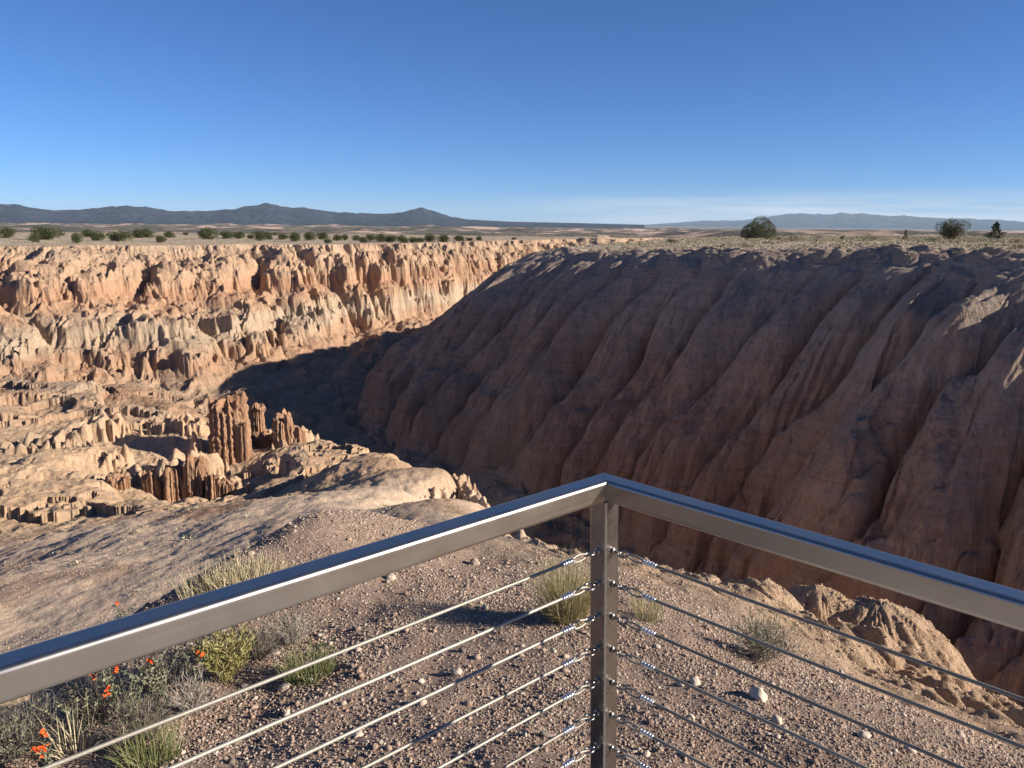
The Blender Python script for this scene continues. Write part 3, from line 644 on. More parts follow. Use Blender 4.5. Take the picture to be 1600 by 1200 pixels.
# ------------------------------------------------------------------ gravel and stones
def ico(sub):
    import bmesh
    b = bmesh.new(); bmesh.ops.create_icosphere(b, subdivisions=sub, radius=1); v = np.array([q.co[:] for q in b.verts]); f = np.array([[w_.index for w_ in q.verts] for q in b.faces]); b.free(); return v, f
I1, I2, I3 = ico(1), ico(2), ico(3)
def rocks(pos, size, proto, rng, flat=.7, rough=.28):
    v0, f0 = proto; n = len(pos); m = len(v0)
    sc = size[:, None] * np.stack([rng.uniform(.7, 1.3, n), rng.uniform(.6, 1.1, n), rng.uniform(.4, .9, n) * flat / .7], 1)
    jit = 1 + rng.normal(0, rough * .55, (n, m, 1)).clip(-.45, .45)
    v = v0[None] * jit * sc[:, None]
    a = rng.uniform(0, 2 * np.pi, n); b = rng.uniform(-.5, .5, n)
    ca, sa, cb, sb = np.cos(a)[:, None], np.sin(a)[:, None], np.cos(b)[:, None], np.sin(b)[:, None]
    x, y, z = v[..., 0], v[..., 1], v[..., 2]; x, z = x * cb - z * sb, x * sb + z * cb; x, y = x * ca - y * sa, x * sa + y * ca
    v = np.stack([x, y, z], -1) + pos[:, None]
    f = (f0[None] + (np.arange(n) * m)[:, None, None]).reshape(-1, 3)
    return v.reshape(-1, 3), f
M['gravel'] = per_island('gravel_stones', [(.16, .115, .09), (.36, .255, .185), (.44, .32, .235), (.27, .175, .13), (.49, .38, .29), (.38, .255, .19), (.55, .46, .36), (.20, .165, .14), (.42, .295, .215), (.63, .56, .46)], extra=160)
M['stone'] = simple('pale_stone', [(.34, .27, .21), (.47, .385, .30), (.54, .47, .39)], 14, .9, 0, .006)
rg = np.random.default_rng(3)
def scatter(n, dmin, dmax, power, azm=38.5):
    a = np.radians(rg.uniform(-azm, azm, n)); d = (dmin**power + (dmax**power - dmin**power) * rg.uniform(0, 1, n))**(1 / power); x = d * np.sin(a); y = d * np.cos(a)
    z, g, s_, m_, _, _ = H(x, y, True); k = rg.uniform(0, 1, n) < g * (.35 + .65 * sst(-.5, .4, fbm(x / .9, y / .9, 3, 30))); return np.stack([x, y, z], 1)[k]
parts = []
for n, d0, d1, pw, lo, hi, pr in ((140000, 1.7, 11, .8, .0025, .0055, I1), (60000, 1.7, 11, .9, .0045, .0085, I1), (7000, 1.7, 11, 1.1, .0085, .013, I1), (800, 1.7, 11, 1.1, .013, .021, I2)):
    p_ = scatter(n, d0, d1, pw); sz = rg.uniform(lo, hi, len(p_)) * np.interp(np.hypot(p_[:, 0], p_[:, 1]), [2, 8], [1, 1.5]); p_[:, 2] += sz * .25
    parts.append(rocks(p_, sz, pr, rg))
v, f = merge(parts); tag(obj('gravel', mesh_np('gravel', v, f, M['gravel'])), kind='stuff')
# scattered clods and chips on the slopes further down
def chips(n, d0, d1, a0, a1, lo, hi, cond):
    a = np.radians(rg.uniform(a0, a1, n)); d = (d0**.9 + (d1**.9 - d0**.9) * rg.uniform(0, 1, n))**(1 / .9); x = d * np.sin(a); y = d * np.cos(a); z = H(x, y); k = cond(x, y, z)
    p_ = np.stack([x, y, z], 1)[k]; return p_, rg.uniform(lo, hi, len(p_)) * (d[k] / 12)**.5
p1, s1 = chips(14000, 7, 34, -38, 10, .006, .02, lambda x, y, z: (z < -3.3) & (z > -14)); p2, s2 = chips(5000, 4, 11, 2, 38, .008, .02, lambda x, y, z: (z < -2.9) & (z > -5))
v, f = merge([rocks(p1, s1, I1, rg), rocks(p2, s2, I1, rg)]); M['clods'] = per_island('clay_clods', [(.40, .27, .18), (.50, .36, .25), (.30, .20, .15), (.56, .43, .31)])
tag(obj('clods', mesh_np('clods', v, f, M['clods'])), kind='stuff')
BIG = [(741, 882, 24, 'pale squarish stone at the far gravel edge below the left rail'), (1086, 1068, 26, 'large pale stone right of the post between the second and third cables'), (1184, 1091, 34, 'long flat light brown stone under the right-hand cables'),
       (1214, 1128, 22, 'whitish rounded stone below the long flat stone'), (1350, 1152, 26, 'grey-blue flat stone near the lower right of the gravel'), (1079, 1122, 14, 'small white upright stone below the large pale one'), (1215, 1152, 14, 'small cream stone beside a dark patch in the right gravel'),
       (713, 1053, 26, 'brown flat stone in the middle of the left gravel'), (758, 951, 16, 'pale stone in the shaded gravel left of the bunch grass'), (658, 1066, 15, 'small pinkish stone left of the brown flat stone'), (443, 1077, 24, 'pale angular stone beneath the topmost left cable'),
       (448, 1116, 16, 'cream stone between the two upper left cables'), (353, 1166, 20, 'pale blocky stone at the lower left beside the green tuft'), (338, 1178, 12, 'white pebble just left of the pale blocky stone'), (1420, 1175, 20, 'tan stone at the lower right edge of the gravel'),
       (1010, 1180, 16, 'light stone by the foot of the post'), (560, 1150, 18, 'grey stone low in the left gravel'), (820, 1150, 15, 'reddish stone left of the foot of the post'), (610, 905, 16, 'buff stone under the middle of the left rail'), (1500, 1150, 18, 'rounded tan clod beneath the right cables')]
for px, py, w_, lab in BIG:
    p_ = hit(px, py); r_ = w_ / 2 / FPX * p_[1] * .9; v, f = rocks(np.zeros((1, 3)), np.array([r_]), I3, rg, .8, .10)
    dd = v / r_; v = v * (1 + .22 * pn(dd[:, 0] * 1.6 + px, dd[:, 1] * 1.6 + dd[:, 2], 3)[:, None] + .1 * pn(dd[:, 0] * 4 + px, dd[:, 2] * 4 + dd[:, 1] * 3, 5)[:, None])
    tag(obj('stone', mesh_np('stone', v, f, M['stone']), None, (p_[0], p_[1], p_[2] + r_ * .3)), lab, 'stone', 'loose stones on the gravel')

# ------------------------------------------------------------------ vegetation
def ribbons(P0, P1, P2, w0, rng, seg=4, taper=.15, wmid=1.0):
    """bent tapering leaves: quadratic curves P0-P1-P2, n x 3 each"""
    n = len(P0); t = np.linspace(0, 1, seg + 1)[None, :, None]
    c = (1 - t)**2 * P0[:, None] + 2 * t * (1 - t) * P1[:, None] + t**2 * P2[:, None]
    d = P2 - P0; r = rng.normal(size=(n, 3)); sd_ = np.cross(d, r); sd_ /= np.linalg.norm(sd_, axis=1)[:, None] + 1e-9
    wv = (np.interp(t[0, :, 0], [0, .4, 1], [.8, wmid, taper]))[None, :, None] * np.asarray(w0).reshape(-1, 1, 1) * .5
    L_ = c - sd_[:, None] * wv; R__ = c + sd_[:, None] * wv
    v = np.stack([L_, R__], 2).reshape(-1, 3); k = (seg + 1) * 2
    b = np.array([[2 * i, 2 * i + 1, 2 * i + 3, 2 * i + 2] for i in range(seg)]); f = (b[None] + (np.arange(n) * k)[:, None, None]).reshape(-1, 4)
    return v, f
def sph(rng, n): a = rng.normal(size=(n, 3)); return a / np.linalg.norm(a, axis=1)[:, None]
def grass(n, h, spread, lean, w_, rng, droop=.3, upmin=.5):
    a = rng.uniform(0, 2 * np.pi, n); r = spread * .45 * np.sqrt(rng.uniform(0, 1, n)); P0 = np.stack([r * np.cos(a), r * np.sin(a), 0 * a - .01], 1)
    L_ = h * rng.uniform(upmin, 1, n); out = rng.uniform(0, lean, n); a2 = a + rng.normal(0, .6, n)
    dr_ = np.stack([np.cos(a2) * out, np.sin(a2) * out, np.ones(n)], 1); dr_ /= np.linalg.norm(dr_, axis=1)[:, None]
    P2 = P0 + dr_ * L_[:, None]; P1 = P0 + (P2 - P0) * .5 + np.stack([0 * a, 0 * a, L_ * droop * out * .5], 1); P2[:, 2] -= L_ * droop * out * .6
    return ribbons(P0, P1, P2, np.full(n, w_), rng)
def twigs(n, h, rad, rng, w_=.0022, leaf=0, leafsize=.01, upward=.6, knots=3):
    """branching wiry shrub: main stems, side twigs and small leaves, all as ribbons"""
    P0 = rng.normal(0, rad * .08, (n, 3)); P0[:, 2] = -.01
    d = sph(rng, n); d[:, 2] = np.abs(d[:, 2]) + upward; d /= np.linalg.norm(d, axis=1)[:, None]; L_ = np.sqrt((rad * d[:, 0])**2 + (rad * d[:, 1])**2 + (h * d[:, 2])**2) * rng.uniform(.6, 1, n)
    P2 = P0 + d * L_[:, None]; P1 = (P0 + P2) / 2 + rng.normal(0, rad * .12, (n, 3)); st = [ribbons(P0, P1, P2, np.full(n, w_ * 1.6), rng)]
    lv = []
    for k in range(knots):
        t = rng.uniform(.3, 1, n)[:, None]; Q0 = (1 - t)**2 * P0 + 2 * t * (1 - t) * P1 + t**2 * P2; e = d + rng.normal(0, .6, (n, 3)); e[:, 2] += .2; e /= np.linalg.norm(e, axis=1)[:, None]
        Q2 = Q0 + e * (rad * .45 * rng.uniform(.4, 1, n))[:, None]; Q1 = (Q0 + Q2) / 2 + rng.normal(0, rad * .05, (n, 3)); st.append(ribbons(Q0, Q1, Q2, np.full(n, w_), rng, 3))
        for j in range(leaf):
            t = rng.uniform(.1, 1, n)[:, None]; S0 = Q0 + (Q2 - Q0) * t; g_ = sph(rng, n); g_[:, 2] = np.abs(g_[:, 2]); S2 = S0 + (g_ + e * .8) * leafsize * rng.uniform(.6, 1.4, n)[:, None]
            lv.append(ribbons(S0, (S0 + S2) / 2, S2, np.full(n, leafsize * .38), rng, 2, .3, 1.2))
    return merge(st), (merge(lv) if lv else None)
GR = per_island('dry_green_blades', [(.20, .19, .06), (.32, .27, .11), (.14, .16, .05), (.42, .34, .17), (.24, .24, .08)]); GS = per_island('straw_blades', [(.50, .42, .27), (.38, .32, .20), (.58, .50, .34), (.30, .27, .16)])
GG = per_island('green_needles', [(.10, .125, .04), (.17, .19, .07), (.25, .25, .11), (.08, .10, .035), (.30, .27, .15)]); GW = per_island('grey_twigs', [(.30, .26, .22), (.22, .19, .16), (.40, .36, .31), (.16, .14, .12)])
GSG = per_island('sage_leaves', [(.17, .175, .11), (.24, .235, .15), (.12, .13, .08), (.30, .285, .19)]); FLW = per_island('orange_petals', [(.75, .10, .02), (.85, .16, .03), (.70, .07, .02)])
def plant(name, px, py, label, cat, parts, group=None, sc=1):
    p_ = hit(px, py); e = bpy.data.objects.new(name, None); COL.objects.link(e); e.location = (p_[0], p_[1], p_[2]); tag(e, label, cat, group)
    for nm, vf, mt in parts: obj(nm, mesh_np(nm, vf[0], vf[1], mt), e)
    return e
rv = np.random.default_rng(11)
M['dark_twig'] = per_island('dark_twigs', [(.10, .085, .07), (.16, .13, .11), (.22, .19, .16)]); M['dark_leaf'] = per_island('dull_leaves', [(.09, .10, .06), (.14, .14, .09), (.07, .08, .045), (.20, .19, .13)])
plant('bunch_grass', 884, 965, 'large bushy green and straw bunch grass against the left side of the post', 'grass clump', [('blades', merge([grass(800, .46, .22, .7, .0020, rv), grass(500, .30, .28, 1.1, .0020, rv)]), GR), ('dry_blades', grass(750, .48, .26, .75, .0018, rv), GS)])
plant('bunch_grass', 1012, 968, 'small thin green grass tuft just right of the post', 'grass clump', [('blades', grass(150, .26, .2, .6, .0022, rv), GR), ('dry_blades', grass(60, .24, .2, .8, .002, rv), GS)])
for k, (px, py, h, lab) in enumerate([(330, 925, .2, 'pale feathery grass clump showing above the left rail'), (375, 912, .24, 'tallest pale grass clump above the left rail'), (412, 900, .18, 'small pale grass clump nearest the red gravel above the left rail')]):
    plant('pale_grass', px, py, lab, 'grass clump', [('dry_blades', grass(260, h, .5, .8, .003, rv), GS), ('blades', grass(80, h * .8, .4, .7, .0036, rv), GR)], 'pale grass clumps along the gravel edge')
s_, l_ = twigs(170, .30, .26, rv, .0020, 4, .011); plant('wiry_shrub', 1190, 1030, 'round grey-green wiry shrub on the slope behind the right-hand cables', 'shrub', [('twigs', s_, GW), ('leaves', l_, GSG)])
s_, l_ = twigs(150, .30, .22, rv, .0020, 5, .014, 1.2); plant('green_shrub', 352, 1062, 'olive green broom-like shrub under the left rail', 'shrub', [('twigs', s_, GR), ('leaves', l_, GR)])
plant('green_tuft', 483, 1058, 'bright green needle-leaved tuft above the topmost left cable', 'shrub', [('blades', grass(520, .2, .26, .8, .0028, rv), GG)])
s_, l_ = twigs(120, .24, .24, rv, .0018, 2, .009); plant('grey_shrub', 455, 1005, 'leafless grey brush between the olive shrub and the bright green tuft', 'shrub', [('twigs', s_, GW), ('leaves', l_, GSG)])
plant('green_tuft', 238, 1190, 'upright yellow-green tuft crossed by the topmost left cable', 'shrub', [('blades', grass(420, .19, .22, .8, .0026, rv), GG), ('dry_blades', grass(50, .22, .24, .9, .0018, rv), GS)])
s_, l_ = twigs(130, .2, .2, rv, .002, 4, .010); plant('grey_shrub', 8, 1185, 'soft grey shrub at the left border of the view', 'shrub', [('twigs', s_, GW), ('leaves', l_, GSG)])
plant('leaning_grass', 120, 1178, 'dry yellow grass leaning over beside the orange flowers', 'grass clump', [('dry_blades', grass(70, .3, .14, 1.6, .0042, rv, .5), GS)])
s_, l_ = twigs(110, .22, .2, rv, .002, 1, .009); plant('dead_shrub', 300, 1110, 'tangle of bare grey twigs beneath the flowering stems', 'shrub', [('twigs', s_, GW)])
s_, l_ = twigs(90, .2, .2, rv, .002, 1, .009); plant('dead_shrub', 60, 1130, 'bare dark twig tangle left of the flowering stems', 'shrub', [('twigs', s_, GW)])
s_, l_ = twigs(60, .2, .18, rv, .0022, 0, .009); plant('dead_shrub', 1245, 912, 'tiny dead twig clump on the brink right of the post', 'shrub', [('twigs', s_, GW)])
def globemallow(px, py, heads, label, n=9, h=.34):
    P0 = rv.normal(0, .025, (n, 3)); P0[:, 2] = 0; a = rv.uniform(0, 2 * np.pi, n); lean = rv.uniform(.1, .7, n); P2 = np.stack([np.cos(a) * lean * h, np.sin(a) * lean * h, h * rv.uniform(.7, 1, n)], 1); P1 = P0 * .5 + P2 * .5; P1[:, 2] *= 1.25
    st = [tube(np.array([(1 - t) ** 2 * P0[i] + 2 * t * (1 - t) * P1[i] + t * t * P2[i] for t in np.linspace(0, 1, 7)]), np.linspace(.0022, .0012, 7), 5) for i in range(n)]
    lv = []; fl = []
    for i in range(n):
        for t in np.linspace(.15, .97, 15):
            b_ = (1 - t)**2 * P0[i] + 2 * t * (1 - t) * P1[i] + t * t * P2[i]; k = 5; k = 3; S0 = np.repeat(b_[None], k, 0); g_ = sph(rv, k); g_[:, 2] = np.abs(g_[:, 2]) * .7; S2 = S0 + g_ * rv.uniform(.008, .02, (k, 1)); lv.append(ribbons(S0, (S0 + S2) / 2, S2, np.full(k, .008), rv, 2, .4, 1.3))
        if i < heads:
            fl.append([])
            for c_ in range(5):
                b_ = P2[i] + rv.normal(0, .010, 3); k = 5; aa = np.arange(k) * 2 * np.pi / 5 + rv.uniform(0, 2); ax = sph(rv, 1)[0]; ax[2] = abs(ax[2]) + .6; ax[1] -= .6; d_, s1_, u1_ = basis(ax)
                S0 = np.repeat(b_[None], k, 0); S2 = S0 + .009 * (np.cos(aa)[:, None] * s1_ + np.sin(aa)[:, None] * u1_ + .45 * d_); fl[-1].append(ribbons(S0, (S0 + S2) / 2 + d_ * .001, S2, np.full(k, .008), rv, 2, .6, 1.3))
    parts = [('stems', merge(st), GSG), ('leaves', merge(lv), GSG)]
    for q_ in fl: parts.append(('flower_head', merge(q_), FLW))
    plant('flowering_plant', px, py, label, 'wildflower', parts, 'orange wildflowers at the lower left')
for px, py, h, r_, lab in [(150, 1125, .3, .26, 'dark tangled bush behind the orange flowers'), (30, 1175, .26, .24, 'dark tangled bush in the bottom left corner'), (255, 1080, .26, .24, 'dark twiggy bush right of the tallest flower stems'), (215, 1160, .2, .24, 'low dark tangle between the flowers and the yellow-green tuft'), (400, 1030, .26, .2, 'dim grey-green bush touching the olive shrub')]:
    s_, l_ = twigs(170, h, r_, rv, .0022, 1, .011); plant('tangled_bush', px, py, lab, 'shrub', [('twigs', s_, M['dark_twig']), ('leaves', l_, M['dark_leaf'])])
globemallow(195, 1130, 1, 'tall grey-green flowering plant with thick leafy stems at the centre of the wildflowers', 12, .36)
globemallow(262, 1105, 2, 'flowering plant with two red-orange heads nearest the rail, right of the leafy stems', 8, .34)
globemallow(120, 1150, 1, 'flowering plant with one orange head just under the left rail', 7, .32)
globemallow(82, 1206, 3, 'low plant with the biggest orange blooms at the bottom left', 6, .14)
globemallow(300, 1075, 1, 'thin flowering stems with a single orange head right of the group', 5, .3)
p_ = P(192, 952, D=3.9); 
globemallow(190, 978, 1, 'single orange bloom poking up over the left rail', 3, .16)

# fallen twigs and straw on the gravel
p_ = scatter(900, 1.8, 8, 1.0)[:420]; n = len(p_); a = rg.uniform(0, 6.3, n); l_ = rg.uniform(.03, .14, n); d_ = np.stack([np.cos(a) * l_, np.sin(a) * l_, rg.uniform(0, .15, n) * l_], 1); b0 = p_ + (0, 0, .006); v, f = ribbons(b0, b0 + d_ * .5 + rg.normal(0, .008, (n, 3)), b0 + d_ + (0, 0, .004), np.full(n, .0022), rg)
tag(obj('twig_litter', mesh_np('twig_litter', v, f, GS)), kind='stuff')
# mesa-top sagebrush
def clump_cloud(pos, size, per, rng, leaf=.09, up=.7):
    n = len(pos); c = sph(rng, n * per); c[:, 2] = np.abs(c[:, 2]) * up; r = size.repeat(per)[:, None]; p_ = pos.repeat(per, 0) + c * r * rng.uniform(.45, 1, (n * per, 1))
    d = c + rng.normal(0, .5, c.shape); d /= np.linalg.norm(d, axis=1)[:, None]; q = np.cross(d, sph(rng, n * per)); l_ = r * leaf / .3
    v = np.stack([p_ - q * l_ * .5, p_ + q * l_ * .5, p_ + d * l_ * 1.3], 1).reshape(-1, 3); return v, np.arange(len(v)).reshape(-1, 3)
M['sage'] = per_island('sagebrush', [(.15, .14, .085), (.30, .27, .175), (.42, .37, .24), (.22, .205, .125), (.52, .45, .31)]); M['sage_l'] = M['sage']
def mesa_scatter(n, poly, bounds, dens_scale, margin):
    x = rg.uniform(bounds[0], bounds[1], n); y = rg.uniform(bounds[2], bounds[3], n); k = inpoly(x, y, poly) & (np.abs(x / y) < .72); x, y = x[k], y[k]
    d, _ = dline(x, y, RIM_R if poly is REG_R else RIM_L); k = (d > margin) & (rg.uniform(-.9, .7, len(x)) < fbm(x / dens_scale, y / dens_scale, 3, 9)); x, y = x[k], y[k]; return np.stack([x, y, H(x, y)], 1)
ps = mesa_scatter(30000, REG_R, (-2, 175, 48, 260), 5, -2); sz = rg.uniform(.14, .5, len(ps)); v, f = clump_cloud(ps, sz, 22, rg); rx_ = rg.uniform(0, 170, 9000) ; ry_ = rg.uniform(45, 200, 9000); dd_, _ = dline(rx_, ry_, RIM_R); k = (dd_ < 5) & (inpoly(rx_, ry_, REG_R) | (dd_ < 2.4)) & (np.abs(rx_ / ry_) < .72) & (rg.uniform(-.6, .6, 9000) < fbm(rx_ / 4, ry_ / 4, 3, 9))
rx_, ry_ = rx_[k], ry_[k]; v2, f2 = clump_cloud(np.stack([rx_, ry_, H(rx_, ry_)], 1), rg.uniform(.15, .42, len(rx_)), 24, rg); v, f = merge([(v, f), (v2, f2)]); tag(obj('sagebrush', mesh_np('sagebrush', v, f, M['sage'])), kind='stuff')
ps = mesa_scatter(26000, REG_L, (-190, 70, 120, 380), 9, 1.5); sz = rg.uniform(.15, .42, len(ps)); v, f = clump_cloud(ps, sz, 14, rg); tag(obj('low_scrub', mesh_np('low_scrub', v, f, M['sage'])), kind='stuff')
# sparse small plants on the slopes
x = rg.uniform(-60, 6, 2600); y = rg.uniform(16, 95, 2600); z = H(x, y); h2 = H(x + .4, y); h3 = H(x, y + .4); k = (np.hypot(h2 - z, h3 - z) < .2) & (np.abs(x / y) < .72) & (fbm(x / 8, y / 8, 3, 4) > .05)
ps = np.stack([x, y, z], 1)[k]; v, f = clump_cloud(ps, rg.uniform(.08, .24, len(ps)), 22, rg); tag(obj('slope_scrub', mesh_np('slope_scrub', v, f, M['sage'])), kind='stuff')
print('scrub', len(ps))

# junipers
M['juniper'] = per_island('juniper_leaves', [(.035, .045, .018), (.055, .068, .026), (.08, .09, .04), (.045, .058, .024), (.11, .115, .055)]); M['juniper_pale'] = per_island('juniper_pale', [(.08, .09, .045), (.12, .13, .07), (.17, .17, .10), (.06, .07, .035), (.22, .21, .13)])
M['bark'] = simple('bark', [(.10, .08, .06), (.18, .14, .11)], 6)
def crown(rng, lobes, leaves, leaf, conic=0, fill=.55):
    c = sph(rng, lobes) * rng.uniform(.25, .62, (lobes, 1)); c[:, 2] = c[:, 2] * .55 + .48; r = rng.uniform(.24, .42, lobes)
    k = rng.integers(0, lobes, leaves); d = sph(rng, leaves); q = c[k] + d * (r[k] * rng.uniform(fill, 1.08, leaves))[:, None]
    q[:, 2] = np.maximum(q[:, 2], .02 + .05 * rng.uniform(0, 1, leaves))
    if conic: q[:, :2] *= (1.15 - q[:, 2:3] * .85).clip(.12, 2)
    e = d + rng.normal(0, .5, d.shape); e /= np.linalg.norm(e, axis=1)[:, None]; s_ = np.cross(e, sph(rng, leaves)); l_ = leaf * rng.uniform(.6, 1.4, (leaves, 1))
    v = np.stack([q - s_ * l_ * .45, q + s_ * l_ * .45, q + e * l_ * 1.2], 1).reshape(-1, 3); return v, np.arange(len(v)).reshape(-1, 3)
def trunk(rng):
    ps_ = [tube([(0, 0, -.05), (.01, .01, .2), (.03, -.02, .42)], [.05, .04, .02], 7)]
    for a in range(5): d = sph(rng, 1)[0] * .45; d[2] = abs(d[2]) + .35; ps_.append(tube([(0, 0, .08), tuple(d * .5 + (0, 0, .05)), tuple(d)], [.03, .02, .008], 6))
    return merge(ps_)
PROT = [(mesh_np('crown', *crown(rv, 12 + 3 * i, 4200, .055, fill=.5), M['juniper']), mesh_np('trunk', *trunk(rv), M['bark'])) for i in range(5)]
def tree(name, px, py, w_, h_, D, meshes, label, cat, group=None, rot=0, m=None):
    p_ = P(px, py, D=D); z = hz(p_[0], p_[1])
    e = bpy.data.objects.new(name, None); COL.objects.link(e); e.location = (p_[0], p_[1], z - .05); s1 = w_ / FPX * D / 1.25; s2 = h_ / FPX * D / 1.02
    e.scale = (s1, s1, s2); e.rotation_euler = (0, 0, rot); tag(e, label, cat, group)
    for nm, me_ in zip(('crown', 'trunk', 'twigs'), meshes):
        if me_: obj(nm, me_, e)
    return e
def mesaD(px, py, z):   # distance at which a sight line meets a level
    return float(P(px, py, z=z)[1])
JUN = [(10, 371, 23, 17), (72, 373, 40, 22), (55, 379, 15, 16), (121, 379, 15, 17), (138, 369, 20, 13), (154, 375, 21, 16), (190, 377, 32, 19), (217, 371, 18, 14), (229, 371, 22, 15), (252, 378, 14, 12), (266, 370, 18, 11), (290, 366, 9, 5), (326, 373, 26, 19), (356, 371, 16, 13),
       (373, 371, 19, 12), (391, 371, 10, 8), (405, 376, 18, 16), (418, 373, 16, 12), (442, 373, 16, 11), (461, 377, 16, 17), (485, 374, 18, 13), (505, 373, 17, 12), (513, 379, 11, 8), (527, 375, 16, 11), (539, 374, 10, 11), (556, 374, 12, 9), (568, 378, 14, 10), (580, 376, 13, 11), (595, 377, 18, 14),
       (612, 377, 20, 14), (628, 376, 14, 10), (646, 377, 16, 9), (656, 378, 14, 8), (672, 378, 17, 14), (692, 380, 18, 12), (718, 380, 18, 9), (733, 375, 10, 6), (749, 376, 10, 8), (803, 374, 8, 5), (632, 385, 12, 8), (345, 365, 7, 4), (170, 367, 8, 5), (96, 366, 9, 5), (430, 366, 8, 5)]
random.seed(5)
SZ = lambda w_: 'big' if w_ > 22 else ('mid-sized' if w_ > 14 else 'small')
used = {}
jun_sorted = sorted(JUN)
for k, (px, py, w_, h_) in enumerate(jun_sorted):
    hor = YH + (px - 800) * math.tan(ROLL); D = 5.3 / ((py - hor) / FPX)
    D = max(min(D, 330), float(np.interp(px, [0, 150, 300, 450, 560, 640, 720, 800], [143, 150, 160, 172, 183, 198, 222, 250])) + (7 if py < 380 else 3))
    shape = 'squat' if w_ > h_ * 1.45 else ('upright' if h_ > w_ else 'round')
    wh = ('at the far left' if px < 100 else 'on the left rim' if px < 300 else 'mid-mesa' if px < 480 else 'in the dense right part' if px < 700 else 'at the right end')
    pos = 'on the canyon brink' if py > 377 else ('set well back' if py < 370 else 'on the scrubby flat')
    key = f'{SZ(w_)} {shape} juniper {pos} {wh}'; used.setdefault(key, []).append(k)
    o = tree('juniper_tree', px, py, w_, h_, D, PROT[k % 5], key, 'juniper', 'junipers along the left mesa', random.uniform(0, 6)); o['_k'] = k
ORD = ['first', 'second', 'third', 'fourth', 'fifth', 'sixth', 'seventh', 'eighth']
jobs = {o['_k']: o for o in COL.objects if '_k' in o}
for key, ks in used.items():
    for i, k in enumerate(ks):
        o = jobs[k]; del o['_k']
        if len(ks) > 1: o['label'] = f'{ORD[min(i, 7)]} {key}'
# trees on the right-hand mesa
def lobed(rng, lobes, leaves, leaf):
    L_ = np.array(lobes); k = rng.choice(len(L_), leaves, p=L_[:, 3]**2 / (L_[:, 3]**2).sum()); d = sph(rng, leaves); lump = 1 + .16 * pn(d[:, 0] * 3 + k * 5, d[:, 1] * 3 + d[:, 2] * 2, 4)
    q = L_[k, :3] + d * (L_[k, 3] * lump * rng.uniform(.55, 1.02, leaves)**.5)[:, None]; q[:, 2] = np.maximum(q[:, 2], .03 * rng.uniform(0, 1, leaves)); e = d + rng.normal(0, .6, d.shape); e /= np.linalg.norm(e, axis=1)[:, None]
    s_ = np.cross(e, sph(rng, leaves)); l_ = leaf * rng.uniform(.6, 1.4, (leaves, 1)); v = np.stack([q - s_ * l_ * .5, q + s_ * l_ * .5, q + e * l_ * 1.1], 1).reshape(-1, 3); return v, np.arange(len(v)).reshape(-1, 3)
c1 = lobed(rv, [(-.38, 0, .34, .30), (-.2, -.1, .42, .34), (.12, .05, .55, .44), (.36, 0, .42, .36), (0, -.2, .3, .34), (-.5, .05, .24, .2), (.5, -.1, .26, .24)], 22000, .022); big = (mesh_np('crown', *c1, M['juniper_pale']), PROT[0][1])
tree('juniper_tree', 1183, 379, 46, 38, 150, big, 'large rounded grey-green juniper standing alone on the right mesa', 'juniper')
def conifer(rng, n, leaf):
    z = rng.uniform(.04, 1, n)**1.2; tier = .5 + .5 * np.abs(np.sin(z * 17)); r = (1.02 - z)**.9 * .52 * tier * rng.uniform(.2, 1, n)**.5; a = rng.uniform(0, 2 * np.pi, n); a = a + .5 * np.sin(3 * a); r = r * (1 + .45 * np.sin(2 * a + z * 11) + .2 * np.sin(5 * a - z * 23))
    q = np.stack([r * np.cos(a), r * np.sin(a), z + r * .25], 1); e = np.stack([np.cos(a), np.sin(a), np.full(n, .6)], 1) + rng.normal(0, .4, (n, 3)); e /= np.linalg.norm(e, axis=1)[:, None]; s_ = np.cross(e, sph(rng, n))
    v = np.stack([q - s_ * leaf * .4, q + s_ * leaf * .4, q + e * leaf * 1.3], 1).reshape(-1, 3); return v, np.arange(len(v)).reshape(-1, 3)
tr2 = mesh_np('trunk', *tube([(0, 0, -.05), (0, 0, .5), (0, 0, .95)], [.03, .02, .005], 7), M['bark'])
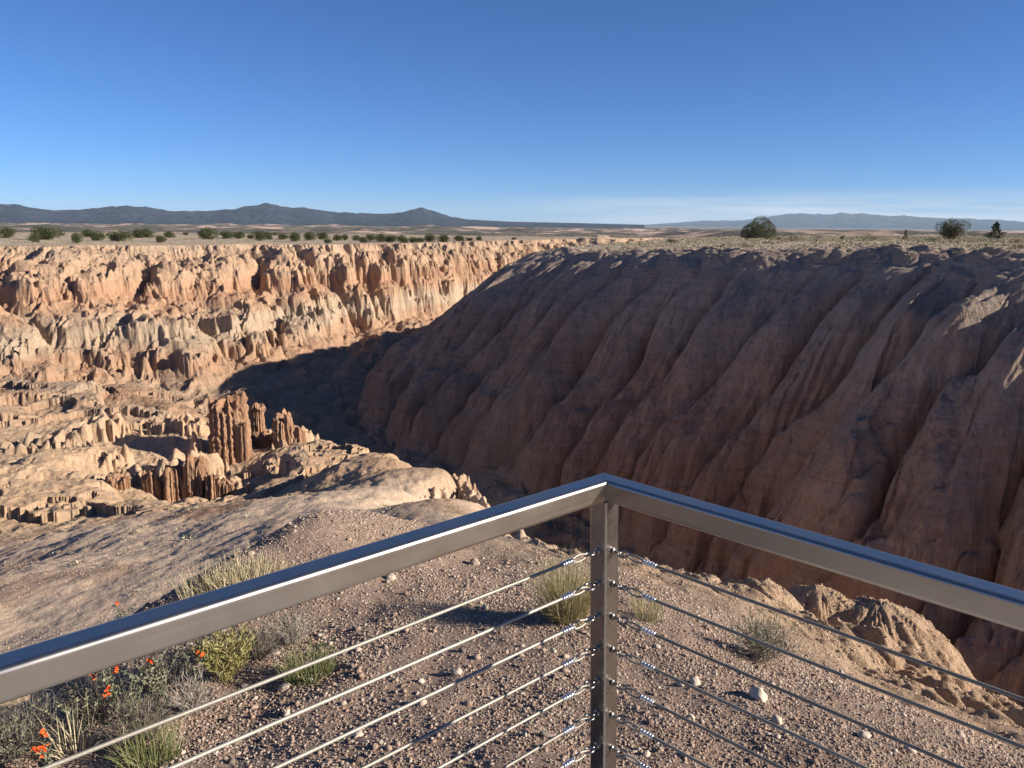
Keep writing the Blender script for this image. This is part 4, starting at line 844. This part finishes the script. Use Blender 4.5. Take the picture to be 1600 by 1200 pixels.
tree('young_pine', 1555, 367, 30, 27, 190, (mesh_np('crown', *conifer(rv, 4000, .05), M['juniper']), tr2), 'young dark pine with layered branches near the right border of the view', 'pine')
tree('young_pine', 1414, 374, 10, 18, 150, (mesh_np('crown', *conifer(rv, 2500, .05), M['juniper']), tr2), 'tiny narrow dark conifer between the sage on the right mesa', 'pine')
s_, l_ = twigs(260, 1.15, .62, rv, .008, 3, .05, 1.0)
tree('loose_tree', 1487, 369, 40, 32, 170, (mesh_np('leaves', *crown(rv, 10, 3600, .04), M['juniper']), None, None), 'loose wispy tree with thin upward twigs on the right mesa skyline', 'tree')
o = COL.objects[-1] if False else None
lt = [o for o in COL.objects if o.name == 'loose_tree'][0]; obj('twigs', mesh_np('twigs', *s_, M['bark']), lt)
s_, _ = twigs(70, 1.0, .6, rv, .012, 0, .05, .8); tree('dead_bush', 1278, 374, 22, 16, 140, (None, None, mesh_np('twigs', *s_, GW)), 'bare dead bush right of the large juniper on the mesa', 'bush')
for px, py, w_, h_, D, lab in [(1360, 374, 27, 10, 125, 'wide pale sagebrush on the skyline left of the tiny conifer'), (1220, 380, 22, 8, 112, 'pale sagebrush right of the foot of the large juniper'), (1315, 373, 8, 8, 150, 'small green bush just right of the dead bush'), (1460, 372, 26, 8, 120, 'broad sagebrush at the foot of the wispy tree'),
                               (1520, 370, 18, 7, 130, 'pale sage mound between the wispy tree and the young pine'), (1590, 372, 14, 8, 100, 'rusty sagebrush at the right border of the mesa'), (1590, 384, 20, 11, 70, 'brownish sagebrush clump low at the right border'), (1165, 400, 16, 9, 84, 'yellowish sagebrush on the brink of the right mesa'),
                               (1240, 383, 26, 9, 100, 'grey sagebrush clump in the middle of the right mesa edge'), (1050, 378, 16, 7, 130, 'dark low bush at the left end of the right mesa')]:
    nm = 'sage_bush'; m_ = M['sage'] if 'dark' not in lab and 'green' not in lab else M['juniper']
    tree(nm, px, py, w_, h_, D, (mesh_np('leaves', *crown(rv, 9, 1500, .07), m_), None), lab, 'bush', 'bushes on the right mesa')
